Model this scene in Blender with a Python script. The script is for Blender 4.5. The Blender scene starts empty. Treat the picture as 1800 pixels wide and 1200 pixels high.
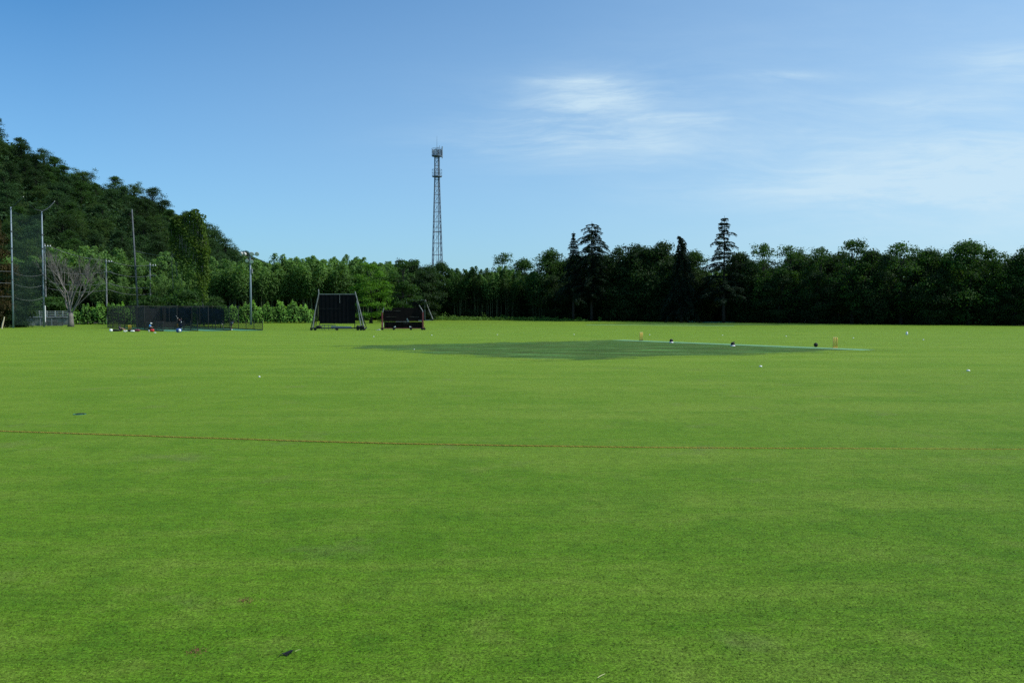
import bpy, math, random
import numpy as np
from mathutils import Vector, Matrix
R = math.radians
SC = bpy.context.scene
COL = SC.collection

# ------------------------------------------------------------------ camera, sky, sun
CAM_H = 2.6; F = 1430.0; PITCH = math.atan(50 / F)
cd = bpy.data.cameras.new('camera'); cam = bpy.data.objects.new('camera', cd); COL.objects.link(cam)
cam.location = (0, 0, CAM_H); cam.rotation_euler = (R(90) - PITCH, 0, 0)
cd.sensor_width = 36; cd.lens = 36 * F / 1800; cd.clip_end = 6000; cd.clip_start = .1
SC.camera = cam
SUN_AZ = R(97); SUN_EL = R(50)      # azimuth clockwise from the view direction
W = bpy.data.worlds.new('World'); SC.world = W; W.use_nodes = True
SKY_STRENGTH = .095
sun_d = bpy.data.lights.new('sun', 'SUN'); sun_d.energy = 4.6; sun_d.angle = R(.5); sun_d.color = (1, .955, .88)
sun_o = bpy.data.objects.new('sun', sun_d); COL.objects.link(sun_o)
sdir = Vector((math.sin(SUN_AZ) * math.cos(SUN_EL), math.cos(SUN_AZ) * math.cos(SUN_EL), math.sin(SUN_EL)))
sun_o.rotation_euler = (-sdir).to_track_quat('-Z', 'Y').to_euler(); sun_o.location = (60, 0, 60)
SC.view_settings.view_transform = 'Standard'; SC.view_settings.look = 'None'
SC.view_settings.exposure = 0.0; SC.view_settings.gamma = 1; SC.view_settings.use_curve_mapping = False
SC.cycles.max_bounces = 6; SC.cycles.transparent_max_bounces = 24
SC.cycles.diffuse_bounces = 3; SC.cycles.transmission_bounces = 3
SC.cycles.use_denoising = False

# ------------------------------------------------------------------ node helper
class N:
    def __init__(s, tree): s.t = tree; s.n = tree.nodes; s.l = tree.links
    def add(s, typ, **kw):
        nd = s.n.new(typ)
        for k, v in kw.items():
            if k == 'inp':
                for a, b in v.items():
                    if isinstance(b, bpy.types.NodeSocket): s.l.new(b, nd.inputs[a])
                    else: nd.inputs[a].default_value = b
            else: setattr(nd, k, v)
        return nd
    def math(s, op, a, b=0.0, c=None, clamp=False):
        d = {0: a, 1: b}
        if c is not None: d[2] = c
        return s.add('ShaderNodeMath', operation=op, use_clamp=clamp, inp=d).outputs[0]
    def noise(s, vec, scale, detail=3, rough=.5, off=None):
        return s.add('ShaderNodeTexNoise', inp={'Vector': vec, 'Scale': scale, 'Detail': detail, 'Roughness': rough}).outputs['Fac']
    def mapr(s, v, a, b, c, d):
        return s.add('ShaderNodeMapRange', inp={0: v, 1: a, 2: b, 3: c, 4: d}).outputs[0]
    def mix(s, f, a, b, bt='MIX'):
        nd = s.n.new('ShaderNodeMix'); nd.data_type = 'RGBA'; nd.blend_type = bt
        for i, v in ((0, f), (6, a), (7, b)):
            if isinstance(v, bpy.types.NodeSocket): s.l.new(v, nd.inputs[i])
            else: nd.inputs[i].default_value = v if i == 0 else (*v, 1)[:4]
        return nd.outputs[2]

def new_mat(name):
    m = bpy.data.materials.new(name); m.use_nodes = True; n = N(m.node_tree)
    return m, n, m.node_tree.nodes['Principled BSDF'], m.node_tree.nodes['Material Output']

# world: physical sky with thin cirrus
wn = N(W.node_tree); bg = W.node_tree.nodes['Background']
sky = wn.add('ShaderNodeTexSky', sky_type='NISHITA', sun_disc=False, sun_elevation=SUN_EL, sun_rotation=SUN_AZ,
             altitude=100, air_density=1.0, dust_density=1.2, ozone_density=2.2)
tc = wn.add('ShaderNodeTexCoord'); sx = wn.add('ShaderNodeSeparateXYZ', inp={0: tc.outputs['Generated']})
yy = wn.math('MAXIMUM', wn.math('ABSOLUTE', sx.outputs[1]), .15)
ca = wn.math('DIVIDE', sx.outputs[0], yy); ce = wn.math('DIVIDE', sx.outputs[2], yy)
def cl_vec(sa, se, z): return wn.add('ShaderNodeCombineXYZ', inp={0: wn.math('MULTIPLY', ca, sa), 1: wn.math('MULTIPLY', ce, se), 2: z}).outputs[0]
def gauss(a0, e0, wa, we):
    u = wn.math('DIVIDE', wn.math('SUBTRACT', ca, a0), wa); v = wn.math('DIVIDE', wn.math('SUBTRACT', ce, e0), we)
    return wn.math('EXPONENT', wn.math('MULTIPLY', wn.math('ADD', wn.math('MULTIPLY', u, u), wn.math('MULTIPLY', v, v)), -1))
wv = wn.add('ShaderNodeTexNoise', inp={'Vector': cl_vec(4, 9, 3.3), 'Scale': 1.0, 'Detail': 2}).outputs['Color']
wv = wn.add('ShaderNodeVectorMath', operation='MULTIPLY_ADD', inp={0: wv, 1: (1.0, 2.0, .5), 2: cl_vec(4, 30, 1.7)}).outputs[0]
n1 = wn.noise(wv, 1, 7, .68); n2 = wn.noise(cl_vec(1.6, 9, 4.1), 1, 5, .55)
n3 = wn.noise(cl_vec(14, 60, 9.3), 1, 5, .65)
def blob(a0, e0, wa, we, k, lo=.38, hi=.66): return wn.math('MULTIPLY', wn.math('MULTIPLY', gauss(a0, e0, wa, we), k), wn.mapr(n1, lo, hi, .20, .95))
cl = blob(.105, .262, .075, .024, .62)
for b in ((.07, .281, .05, .006, .35), (.03, .24, .07, .010, .4), (.21, .235, .05, .007, .5), (.33, .288, .06, .006, .28), (.10, .215, .12, .014, .36),
          (.07, .20, .14, .022, .3), (.16, .24, .24, .07, .14), (.5, .20, .3, .10, .10), (.5, .255, .10, .012, .25), (.58, .17, .20, .055, .42), (.62, .30, .08, .03, .35), (.40, .15, .22, .02, .3)):
    cl = wn.math('ADD', cl, blob(*b))
veil = wn.math('MULTIPLY', wn.mapr(ca, .0, .7, 0, .30), wn.mapr(n2, .3, .75, .1, 1.1))
veil = wn.math('MULTIPLY', veil, wn.mapr(ce, .02, .45, 1.1, .5))
cl = wn.math('ADD', cl, veil)
cl = wn.math('ADD', wn.math('MULTIPLY', cl, wn.mapr(n3, .3, .7, .8, 1.15)), wn.math('ADD', wn.mapr(ce, 0, .42, .30, 0), wn.mapr(ca, -.55, .62, 0, .28)))
cl = wn.math('MULTIPLY', cl, wn.mapr(sx.outputs[2], 0, .03, 0, 1))
cl = wn.math('MINIMUM', wn.math('MAXIMUM', cl, 0), .85)
CLOUD = (6.7, 8.6, 9.8)
skc = wn.mix(1.0, sky.outputs[0], (.56, 1.24, 1.66), 'MULTIPLY')
wn.l.new(wn.mix(cl, skc, CLOUD), bg.inputs[0]); bg.inputs[1].default_value = SKY_STRENGTH

# ------------------------------------------------------------------ projection helpers
def smooth(t): t = min(1, max(0, t)); return t * t * (3 - 2 * t)
def gz(Y): return .75 * smooth((Y - 140) / 80)
FW = Vector((0, math.cos(PITCH), -math.sin(PITCH))); UP = Vector((0, math.sin(PITCH), math.cos(PITCH)))
def ray(px, py): return FW + UP * ((600 - py) / F) + Vector((1, 0, 0)) * ((px - 900) / F)
def at(px, py, Y):
    d = ray(px, py); t = Y / d.y
    return Vector((d.x * t, Y, CAM_H + d.z * t))
def gp(px, py):
    Y = 50.0
    for i in range(60):
        d = ray(px, py); Yn = (gz(Y) - CAM_H) / (d.z / d.y); Y = .5 * Y + .5 * Yn
    return Vector((ray(px, py).x * Y / ray(px, py).y, Y, gz(Y)))
def base(px, Y): p = at(px, 550, Y); p.z = gz(Y); return p
def top_h(px, py, Y): return at(px, py, Y).z - gz(Y)

# ------------------------------------------------------------------ object helpers
def tag(o, label=None, cat=None, group=None, kind=None):
    for k, v in (('label', label), ('category', cat), ('group', group), ('kind', kind)):
        if v: o[k] = v
    return o
def empty(name, loc, label, cat, group=None, rz=0, sc=1.0):
    o = bpy.data.objects.new(name, None); COL.objects.link(o); o.location = loc; o.rotation_euler = (0, 0, rz)
    o.scale = (sc, sc, sc) if not isinstance(sc, tuple) else sc; o.empty_display_size = .2
    return tag(o, label, cat, group)
def link(name, me, parent=None, loc=None):
    o = bpy.data.objects.new(name, me); COL.objects.link(o)
    if parent: o.parent = parent
    if loc is not None: o.location = loc
    return o
def np_mesh(name, V, Fq, mat, tint=None, smooth_=False, uv=None):
    me = bpy.data.meshes.new(name); V = np.asarray(V, dtype=np.float32); Fq = np.asarray(Fq, dtype=np.int32)
    k = Fq.shape[1]; me.vertices.add(len(V)); me.vertices.foreach_set('co', V.ravel())
    me.loops.add(Fq.size); me.loops.foreach_set('vertex_index', Fq.ravel())
    me.polygons.add(len(Fq)); me.polygons.foreach_set('loop_start', np.arange(0, Fq.size, k, dtype=np.int32))
    me.polygons.foreach_set('loop_total', np.full(len(Fq), k, dtype=np.int32))
    if tint is not None:
        a = me.attributes.new('tint', 'FLOAT', 'POINT'); a.data.foreach_set('value', np.asarray(tint, dtype=np.float32))
    me.update(calc_edges=True); me.materials.append(mat)
    if smooth_: me.polygons.foreach_set('use_smooth', np.ones(len(Fq), dtype=bool))
    return me

class MB:
    """collects boxes, tubes and lathes into ONE mesh"""
    def __init__(s): s.v = []; s.f = []; s.uv = None
    def box(s, c, d, rot=None):
        c = Vector(c); i = len(s.v); M = rot or Matrix.Identity(3)
        for x in (-.5, .5):
            for y in (-.5, .5):
                for z in (-.5, .5): s.v.append(c + M @ Vector((x * d[0], y * d[1], z * d[2])))
        for q in ((0, 1, 3, 2), (4, 6, 7, 5), (0, 4, 5, 1), (2, 3, 7, 6), (0, 2, 6, 4), (1, 5, 7, 3)): s.f.append([i + k for k in q])
        return s
    def tube(s, pts, r, n=6, cap=True):
        pts = [Vector(p) for p in pts]; rr = r if isinstance(r, (list, tuple)) else [r] * len(pts)
        i0 = len(s.v)
        for k, p in enumerate(pts):
            d = (pts[min(k + 1, len(pts) - 1)] - pts[max(k - 1, 0)])
            d = d.normalized() if d.length > 1e-6 else Vector((0, 0, 1))
            a = d.cross(Vector((0, 1, .01)) if abs(d.y) < .9 else Vector((1, 0, 0))).normalized(); b = d.cross(a)
            for j in range(n):
                t = 2 * math.pi * j / n; s.v.append(p + (a * math.cos(t) + b * math.sin(t)) * rr[k])
        for k in range(len(pts) - 1):
            for j in range(n):
                a = i0 + k * n + j; b = i0 + k * n + (j + 1) % n; s.f.append([a, b, b + n, a + n])
        if cap:
            s.f.append([i0 + j for j in range(n)][::-1]); s.f.append([i0 + (len(pts) - 1) * n + j for j in range(n)])
        return s
    def bar(s, a, b, w):
        return s.tube([a, b], w * .7, 4)
    def ball(s, c, r, nu=14, nv=8, warp=None):
        c = Vector(c); i0 = len(s.v); r = r if isinstance(r, (tuple, list)) else (r, r, r)
        for k in range(1, nv):
            th = math.pi * k / nv
            for j in range(nu):
                ph = 2 * math.pi * j / nu; d = Vector((math.sin(th) * math.cos(ph), math.sin(th) * math.sin(ph), math.cos(th)))
                q = Vector((d.x * r[0], d.y * r[1], d.z * r[2]))
                if warp: q = warp(q, d)
                s.v.append(c + q)
        t = len(s.v); q = Vector((0, 0, r[2])); s.v.append(c + (warp(q, Vector((0, 0, 1))) if warp else q))
        q = Vector((0, 0, -r[2])); s.v.append(c + (warp(q, Vector((0, 0, -1))) if warp else q))
        for k in range(nv - 2):
            for j in range(nu):
                a = i0 + k * nu + j; b = i0 + k * nu + (j + 1) % nu; s.f.append([a, a + nu, b + nu, b])
        for j in range(nu):
            s.f.append([t, i0 + j, i0 + (j + 1) % nu]); s.f.append([t + 1, i0 + (nv - 2) * nu + (j + 1) % nu, i0 + (nv - 2) * nu + j])
        return s
    def poly(s, pts, ext):
        """prism: outline pts, extruded by ext"""
        i = len(s.v); n = len(pts); e = Vector(ext)
        s.v += [Vector(p) for p in pts] + [Vector(p) + e for p in pts]
        s.f.append([i + k for k in range(n)][::-1]); s.f.append([i + n + k for k in range(n)])
        for k in range(n): a = i + k; b = i + (k + 1) % n; s.f.append([a, b, b + n, a + n])
        return s
    def mesh(s, name, mat, smooth_=False, bevel=0):
        me = bpy.data.meshes.new(name); me.from_pydata([tuple(v) for v in s.v], [], s.f); me.update(); me.materials.append(mat)
        if smooth_: me.polygons.foreach_set('use_smooth', np.ones(len(me.polygons), dtype=bool))
        return me
    def build(s, name, mat, parent=None, loc=None, smooth_=False, bevel=0):
        o = link(name, s.mesh(name, mat, smooth_), parent, loc)
        if bevel:
            m = o.modifiers.new('bevel', 'BEVEL'); m.width = bevel; m.segments = 2; m.limit_method = 'ANGLE'
        return o

# ------------------------------------------------------------------ materials
def simple(name, col, rough=.6, var=.25, scale=3.0, metal=0, spec=.4):
    m, n, b, o = new_mat(name); tc = n.add('ShaderNodeTexCoord')
    f = n.noise(tc.outputs['Object'], scale, 5, .6)
    c0 = tuple(c * (1 - var) for c in col); c1 = tuple(min(1, c * (1 + var)) for c in col)
    n.l.new(n.mix(n.mapr(f, .3, .7, 0, 1), c0, c1), b.inputs['Base Color'])
    b.inputs['Roughness'].default_value = rough; b.inputs['Metallic'].default_value = metal; b.inputs['Specular IOR Level'].default_value = spec
    return m
def leaf_mat(name, dark, light, trans=.35, spec=.12, rough=.6, hue=(.0, .0, .0), glow=1.6):
    m, n, b, o = new_mat(name)
    at_ = n.add('ShaderNodeAttribute', attribute_name='tint'); oi = n.add('ShaderNodeObjectInfo'); tc = n.add('ShaderNodeTexCoord')
    f = n.math('ADD', n.math('MULTIPLY', at_.outputs['Fac'], .75), n.math('MULTIPLY', oi.outputs['Random'], .25))
    f = n.math('ADD', f, n.mapr(n.noise(tc.outputs['Object'], 1.2, 3), .3, .7, -.15, .15), clamp=True)
    c = n.mix(f, dark, light); n.l.new(c, b.inputs['Base Color'])
    b.inputs['Roughness'].default_value = rough; b.inputs['Specular IOR Level'].default_value = spec
    t = n.add('ShaderNodeBsdfTranslucent'); n.l.new(n.mix(1.0, c, (glow, glow * 1.05, .55), 'MULTIPLY'), t.inputs[0])
    mx = n.add('ShaderNodeMixShader', inp={0: trans, 1: b.outputs[0], 2: t.outputs[0]}); n.l.new(mx.outputs[0], o.inputs[0])
    return m
M = {}
M['leaf'] = leaf_mat('broadleaf_foliage', (.012, .030, .008), (.048, .110, .022))
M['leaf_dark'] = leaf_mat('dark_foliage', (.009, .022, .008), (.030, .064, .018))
M['leaf_bright'] = leaf_mat('bright_foliage', (.026, .075, .008), (.10, .22, .022), .38)
M['leaf_hill'] = leaf_mat('hill_foliage', (.010, .030, .012), (.042, .092, .026), .25)
M['hill_lime'] = leaf_mat('hill_lime_foliage', (.016, .042, .010), (.058, .108, .022), .25)
M['bamboo'] = leaf_mat('bamboo_foliage', (.016, .046, .012), (.13, .24, .06), .38)
M['needle'] = leaf_mat('needle_foliage', (.010, .022, .014), (.024, .046, .026), .15)
M['kudzu'] = leaf_mat('hedge_foliage', (.020, .065, .010), (.24, .46, .09), .36)
M['vine'] = leaf_mat('vine_foliage', (.018, .045, .008), (.075, .125, .018), .4)
M['russet'] = leaf_mat('russet_foliage', (.020, .024, .008), (.075, .055, .018), .3)
M['weed'] = leaf_mat('weed_foliage', (.05, .11, .018), (.13, .25, .045), .3)
M['bark'] = simple('bark', (.022, .019, .015), .9, .5, 6)
M['bark_pale'] = simple('pale_bark', (.165, .15, .135), .85, .4, 5)
M['culm'] = simple('bamboo_culm', (.06, .08, .035), .6, .4, 2)
M['steel'] = simple('galvanised_steel', (.30, .34, .38), .45, .25, 2, .5)
M['tower'] = simple('tower_steel', (.15, .19, .23), .5, .2, 2, .2)
M['pole_grey'] = simple('pole_paint', (.19, .245, .29), .5, .25, .6)
M['pole_dark'] = simple('weathered_pole', (.07, .08, .09), .7, .35, 1.2)
M['black'] = simple('black_paint', (.0055, .006, .008), .8, .4, 1.5, 0, .1)
M['black_frame'] = simple('dark_frame_paint', (.018, .02, .02), .7, .4, 3)
M['frame_grey'] = simple('grey_frame_paint', (.20, .21, .21), .5, .35, 2)
M['red_post'] = simple('faded_red_paint', (.16, .035, .04), .6, .5, 3)
M['orange'] = simple('rust_orange_paint', (.40, .14, .07), .6, .3, 3)
M['board'] = simple('scoreboard_black', (.008, .006, .006), .85, .5, 2, 0, .1)
M['mark'] = simple('faded_lettering', (.13, .12, .10), .8, .5, 14)
M['rubber'] = simple('rubber', (.012, .012, .012), .8, .2, 5)
M['white'] = simple('white_paint', (.78, .78, .76), .5, .08, 6)
M['offwhite'] = simple('aged_white_paint', (.50, .49, .45), .7, .25, 2)
M['concrete'] = simple('stained_concrete', (.16, .155, .145), .9, .85, .8)
M['yellow'] = simple('yellow_plastic', (.55, .33, .02), .5, .15, 4)
M['stump'] = simple('varnished_wood', (.78, .50, .12), .5, .25, 20)
M['navy'] = simple('navy_cloth', (.016, .018, .055), .9, .3, 8)
M['blue'] = simple('blue_cloth', (.05, .25, .55), .9, .2, 8)
M['darkcloth'] = simple('dark_cloth', (.014, .014, .018), .9, .3, 8)
M['red'] = simple('red_nylon', (.55, .035, .03), .6, .2, 6)
M['maroon'] = simple('maroon_nylon', (.16, .03, .045), .7, .3, 6)
M['royal'] = simple('blue_nylon', (.03, .10, .32), .5, .3, 6)
M['skin'] = simple('skin', (.36, .20, .13), .6, .1, 10, 0, .3)
M['skin2'] = simple('tanned_skin', (.20, .11, .07), .6, .1, 10, 0, .3)
M['hair'] = simple('black_hair', (.01, .009, .008), .5, .3, 20)
M['willow'] = simple('willow_wood', (.62, .52, .36), .5, .15, 10)
M['glass'] = simple('lamp_glass', (.55, .60, .62), .15, .1, 3)
M['deadleaf'] = simple('blackened_leaf', (.006, .007, .006), .7, .3, 60)
M['straw'] = simple('straw', (.38, .40, .18), .7, .2, 30)
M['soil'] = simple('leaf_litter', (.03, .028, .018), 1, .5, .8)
M['plate'] = simple('blue_grey_panel', (.16, .21, .23), .5, .3, 1.2)

def net_mat(name, col, gap, wire, rough=.8):
    m, n, b, o = new_mat(name); uv = n.add('ShaderNodeUVMap'); s = n.add('ShaderNodeSeparateXYZ', inp={0: uv.outputs[0]})
    def ln(v): return n.math('LESS_THAN', n.math('FRACT', n.math('DIVIDE', v, gap)), wire / gap)
    a = n.math('MAXIMUM', ln(s.outputs[0]), ln(s.outputs[1]))
    b.inputs['Base Color'].default_value = (*col, 1); b.inputs['Roughness'].default_value = rough
    t = n.add('ShaderNodeBsdfTransparent')
    mx = n.add('ShaderNodeMixShader', inp={0: a, 1: t.outputs[0], 2: b.outputs[0]}); n.l.new(mx.outputs[0], o.inputs[0])
    return m
M['net'] = net_mat('black_netting', (.006, .009, .009), .05, .0125)
M['net_dense'] = net_mat('dense_black_netting', (.006, .008, .008), .05, .037)
M['net_green'] = net_mat('green_netting', (.015, .045, .04), .10, .009)

def net_sheet(name, grid, mat, parent):
    """grid: rows of points; UVs in metres"""
    nr, nc = len(grid), len(grid[0]); me = bpy.data.meshes.new(name)
    V = [tuple(p) for r in grid for p in r]; Fc = [(i * nc + j, i * nc + j + 1, (i + 1) * nc + j + 1, (i + 1) * nc + j) for i in range(nr - 1) for j in range(nc - 1)]
    me.from_pydata(V, [], Fc); uvl = me.uv_layers.new(name='UVMap')
    us = [[0] * nc for _ in range(nr)]; vs = [[0] * nc for _ in range(nr)]
    for i in range(nr):
        for j in range(nc):
            if j: us[i][j] = us[i][j - 1] + (Vector(grid[i][j]) - Vector(grid[i][j - 1])).length
            if i: vs[i][j] = vs[i - 1][j] + (Vector(grid[i][j]) - Vector(grid[i - 1][j])).length
    for p in me.polygons:
        for li in p.loop_indices:
            vi = me.loops[li].vertex_index; uvl.data[li].uv = (us[vi // nc][vi % nc], vs[vi // nc][vi % nc])
    me.materials.append(mat); me.update(); return link(name, me, parent)

# grass: one shader used by the field and by the darker square laid on it
def grass_mat(name, edge=None, blade=False):
    m, n, b, o = new_mat(name); geo = n.add('ShaderNodeNewGeometry'); P = geo.outputs['Position']
    def nz(sc, det=3, rg=.55, rot=0, sx_=1, sy_=1):
        mp = n.add('ShaderNodeMapping', inp={'Vector': P, 'Rotation': (0, 0, R(rot)), 'Scale': (sx_, sy_, 1)})
        return n.noise(mp.outputs[0], sc, det, rg)
    big = nz(.035, 4, .6); mid = nz(.30, 6, .68, 20, .8, 1); sml = nz(1.3, 5, .65); fine = nz(9, 5, .75, 0, .7, 1.1); grain = nz(38, 4, .75); grain2 = nz(120, 2, .7)
    lush = (.032, .098, .004); base_ = (.055, .132, .005); dry = (.092, .150, .018)
    c = n.mix(n.mapr(big, .40, .60, 0, 1), base_, dry)
    c = n.mix(n.mapr(mid, .44, .58, 0, .7), c, base_)
    c = n.mix(n.mapr(mid, .52, .66, 0, .6), c, lush)
    st = nz(.8, 6, .7, -8, .35, 1.6); c = n.mix(n.mapr(st, .50, .64, 0, .6), c, lush); c = n.mix(n.mapr(st, .48, .36, 0, .6), c, dry)
    c = n.mix(n.mapr(sml, .52, .66, 0, .75), c, lush)
    c = n.mix(n.mapr(sml, .46, .32, 0, .75), c, dry)
    sep = n.add('ShaderNodeSeparateXYZ', inp={0: P}); c = n.mix(n.math('MULTIPLY', n.mapr(sep.outputs[1], 10, 48, .0, .70), n.mapr(mid, .40, .56, 1, .6)), c, (.140, .205, .018))  # turf colour itself brightens with distance, imitating grazing-angle sheen
    band = nz(.16, 5, .62, 4, .22, 2.4); c = n.mix(n.mapr(band, .48, .62, 0, .30), c, base_); c = n.mix(n.mapr(band, .48, .36, 0, .26), c, (.150, .205, .030))
    thin = nz(.6, 5, .6, 40)
    c = n.mix(n.mapr(thin, .60, .76, 0, .55), c, (.10, .105, .045))
    if edge:
        at_ = n.add('ShaderNodeAttribute', attribute_name='edge').outputs['Fac']
        dk = nz(.8, 5, .65, 52, .22, 1.4); dk2 = nz(2.2, 5, .7, 52, .2, 1.6)
        d = n.mix(n.mapr(dk, .44, .56, 0, 1), (.003, .025, .006), (.026, .088, .018))
        d = n.mix(n.mapr(dk2, .52, .60, 0, .75), d, (.095, .085, .035))
        d = n.mix(n.mapr(dk, .56, .62, 0, .85), d, (.08, .20, .06))
        ef = n.math('ADD', at_, n.mapr(mid, .38, .62, -.35, .35))
        c = n.mix(n.mapr(ef, .15, .40, 0, edge), c, d)
    def mul(c, f, a, b_, lo=.3, hi=.7):
        v = n.mapr(f, lo, hi, a, b_); return n.mix(1.0, c, n.add('ShaderNodeCombineXYZ', inp={0: v, 1: v, 2: v}).outputs[0], 'MULTIPLY')
    c = mul(c, fine, .70, 1.22, .36, .60); c = mul(c, grain, .42, 1.58, .38, .62); c = mul(c, grain2, .45, 1.55)
    if blade:
        c = mul(c, n.add('ShaderNodeAttribute', attribute_name='tint').outputs['Fac'], 1.15, 1.85, 0, 1)
        n.l.new(c, b.inputs['Base Color']); b.inputs['Roughness'].default_value = .6; b.inputs['Specular IOR Level'].default_value = .15
        t = n.add('ShaderNodeBsdfTranslucent'); n.l.new(c, t.inputs[0])
        mx = n.add('ShaderNodeMixShader', inp={0: .35, 1: b.outputs[0], 2: t.outputs[0]}); n.l.new(mx.outputs[0], o.inputs[0]); return m
    n.l.new(c, b.inputs['Base Color']); b.inputs['Roughness'].default_value = .85; b.inputs['Specular IOR Level'].default_value = .08
    b.inputs['Sheen Weight'].default_value = .38 if not edge else .2; b.inputs['Sheen Roughness'].default_value = .32; b.inputs['Sheen Tint'].default_value = (.9, 1, .10, 1)
    h = n.math('ADD', n.math('MULTIPLY', fine, .6), n.math('ADD', n.math('MULTIPLY', grain, .35), n.math('MULTIPLY', sml, 1.2)))
    bp = n.add('ShaderNodeBump', inp={'Strength': .55, 'Distance': .05, 'Height': h}); n.l.new(bp.outputs[0], b.inputs['Normal'])
    return m
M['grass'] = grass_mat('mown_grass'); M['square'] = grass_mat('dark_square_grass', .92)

# ------------------------------------------------------------------ ground and hill
def ground_sheet(name, ys, x0, x1, mat, dz=0.0, kind='structure'):
    V = []; Fc = []
    for i, y in enumerate(ys):
        V += [(x0, y, gz(y) + dz), (x1, y, gz(y) + dz)]
        if i: k = 2 * i; Fc.append((k - 2, k - 1, k + 1, k))
    me = bpy.data.meshes.new(name); me.from_pydata(V, [], Fc); me.materials.append(mat); me.update(); return tag(link(name, me), kind=kind)
ys = [-300, 0] + list(range(130, 232, 2)) + [400, 900, 3000]
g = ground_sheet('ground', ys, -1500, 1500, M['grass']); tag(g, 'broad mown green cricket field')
EDGE = [(-400, 600), (0, 571.0), (450, 568.5), (620, 566.5), (750, 563.5), (900, 563.0), (1000, 564.3), (1200, 566.2), (1350, 567.8), (1500, 569.6), (1650, 571.4), (1800, 573), (2200, 577)]
def edge_Y(px):
    xs = [0, 180, 450, 620, 750, 900, 1000, 1200, 1350, 1500, 1650, 1800, 2400]; Ys = [150, 175, 186, 200, 217, 214, 202, 188, 178, 168, 162, 157, 135]
    return float(np.interp(px, xs, Ys))
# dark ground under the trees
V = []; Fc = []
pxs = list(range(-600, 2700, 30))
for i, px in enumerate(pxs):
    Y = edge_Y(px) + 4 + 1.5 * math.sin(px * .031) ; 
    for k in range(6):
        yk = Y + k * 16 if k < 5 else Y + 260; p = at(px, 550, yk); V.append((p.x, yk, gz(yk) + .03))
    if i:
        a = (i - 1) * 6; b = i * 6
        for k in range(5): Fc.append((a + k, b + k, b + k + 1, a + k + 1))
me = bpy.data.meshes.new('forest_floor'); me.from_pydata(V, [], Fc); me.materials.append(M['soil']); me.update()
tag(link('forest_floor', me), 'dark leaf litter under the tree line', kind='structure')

def hill_z(X, Y):
    # ridge height against X, measured on the photograph at Y = 350
    top = float(np.interp(X, [-620, -420, -300, -232, -200, -171, -139, -122, -108, -85, -50], [135, 123, 102, 79, 63, 53, 34, 25, 13, 3, -1]))
    f = smooth((Y - 190 + .12 * (X + 50)) / 165)
    b = 1 - .35 * smooth((Y - 365) / 220)
    return gz(Y) + (top + 2.0 * math.sin(X * .07 + Y * .05) * smooth((top - 5) / 30)) * f * b - .3
nx, ny = 70, 50; V = []; Fc = []
for j in range(ny):
    for i in range(nx):
        X = -640 + 600 * i / (nx - 1); Y = 175 + 460 * j / (ny - 1); V.append((X, Y, hill_z(X, Y)))
        if i and j: a = j * nx + i; Fc.append((a - nx - 1, a - nx, a, a - 1))
M['hillfloor'] = simple('forest_ground_cover', (.022, .040, .012), 1, .6, .5, 0, .05)
me = bpy.data.meshes.new('hill'); me.from_pydata(V, [], Fc); me.materials.append(M['hillfloor']); me.update()
tag(link('hill', me), 'steep wooded hill rising on the left', kind='structure')

# ------------------------------------------------------------------ foliage generators
def quads(C, Nn, size, asp, rng, droop=None):
    n = len(C); r = rng.normal(size=(n, 3))
    if droop is not None: r = r * .45 + droop
    t = np.cross(Nn, r); 
    if droop is not None: t = r - (np.sum(r * Nn, 1, keepdims=True)) * Nn
    t /= np.linalg.norm(t, axis=1, keepdims=True) + 1e-9; b = np.cross(Nn, t)
    s = (size * rng.uniform(.6, 1.4, size=n))[:, None] * .5
    V = np.stack([C + t * s, C + b * s * asp, C - t * s, C - b * s * asp], 1).reshape(-1, 3)
    return V
def fol_mesh(name, parts, mat):
    V = np.concatenate([p[0] for p in parts]); T = np.concatenate([np.repeat(p[1], 4) for p in parts])
    Fq = np.arange(len(V), dtype=np.int32).reshape(-1, 4); return np_mesh(name, V, Fq, mat, T)
def unit(a): return a / (np.linalg.norm(a, axis=1, keepdims=True) + 1e-9)
def clump_leaves(c, r, n, size, rng, flat=.75, asp=.65, tint=.5, skirt=.35):
    d = unit(rng.normal(size=(n, 3))); d[:, 2] = np.where(d[:, 2] < -skirt, -d[:, 2] * .6, d[:, 2])
    rad = r * rng.uniform(.55, 1.08, size=(n, 1)) * (1 + .18 * np.sin(d[:, :1] * 7 + c[0]) * np.sin(d[:, 1:2] * 6 + c[1]))
    P = np.asarray(c) + d * rad * np.array([1, 1, flat])
    Nn = unit(d + rng.normal(size=(n, 3)) * .55 + np.array([0, 0, .25]))
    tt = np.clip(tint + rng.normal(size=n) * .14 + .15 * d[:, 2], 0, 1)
    return quads(P, Nn, size, asp, rng), tt

def trunk_tubes(mb, rng, h, r, clumps, fork=.35, nl=9):
    lean = rng.normal(size=2) * .03 * h
    def ax(t): return Vector((lean[0] * t * t, lean[1] * t * t, h * t))
    pts = [ax(t) for t in np.linspace(0, .8, 7)]; mb.tube(pts, [r * (1.25 if i == 0 else 1 - .13 * i) for i in range(7)], 8)
    idx = rng.permutation(len(clumps))[:nl]
    for i in idx:
        c = Vector([float(v) for v in clumps[i][0]]); t0 = min(.75, max(fork, c.z / h * .6 + rng.uniform(-.08, .05))); p0 = ax(t0)
        mid = p0.lerp(c, .5) + Vector((0, 0, .06 * h)); r0 = r * (1 - .8 * t0) * .7
        mb.tube([p0, p0.lerp(mid, .5) , mid, mid.lerp(c, .6), c], [r0, r0 * .8, r0 * .6, r0 * .4, r0 * .15], 5)

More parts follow.
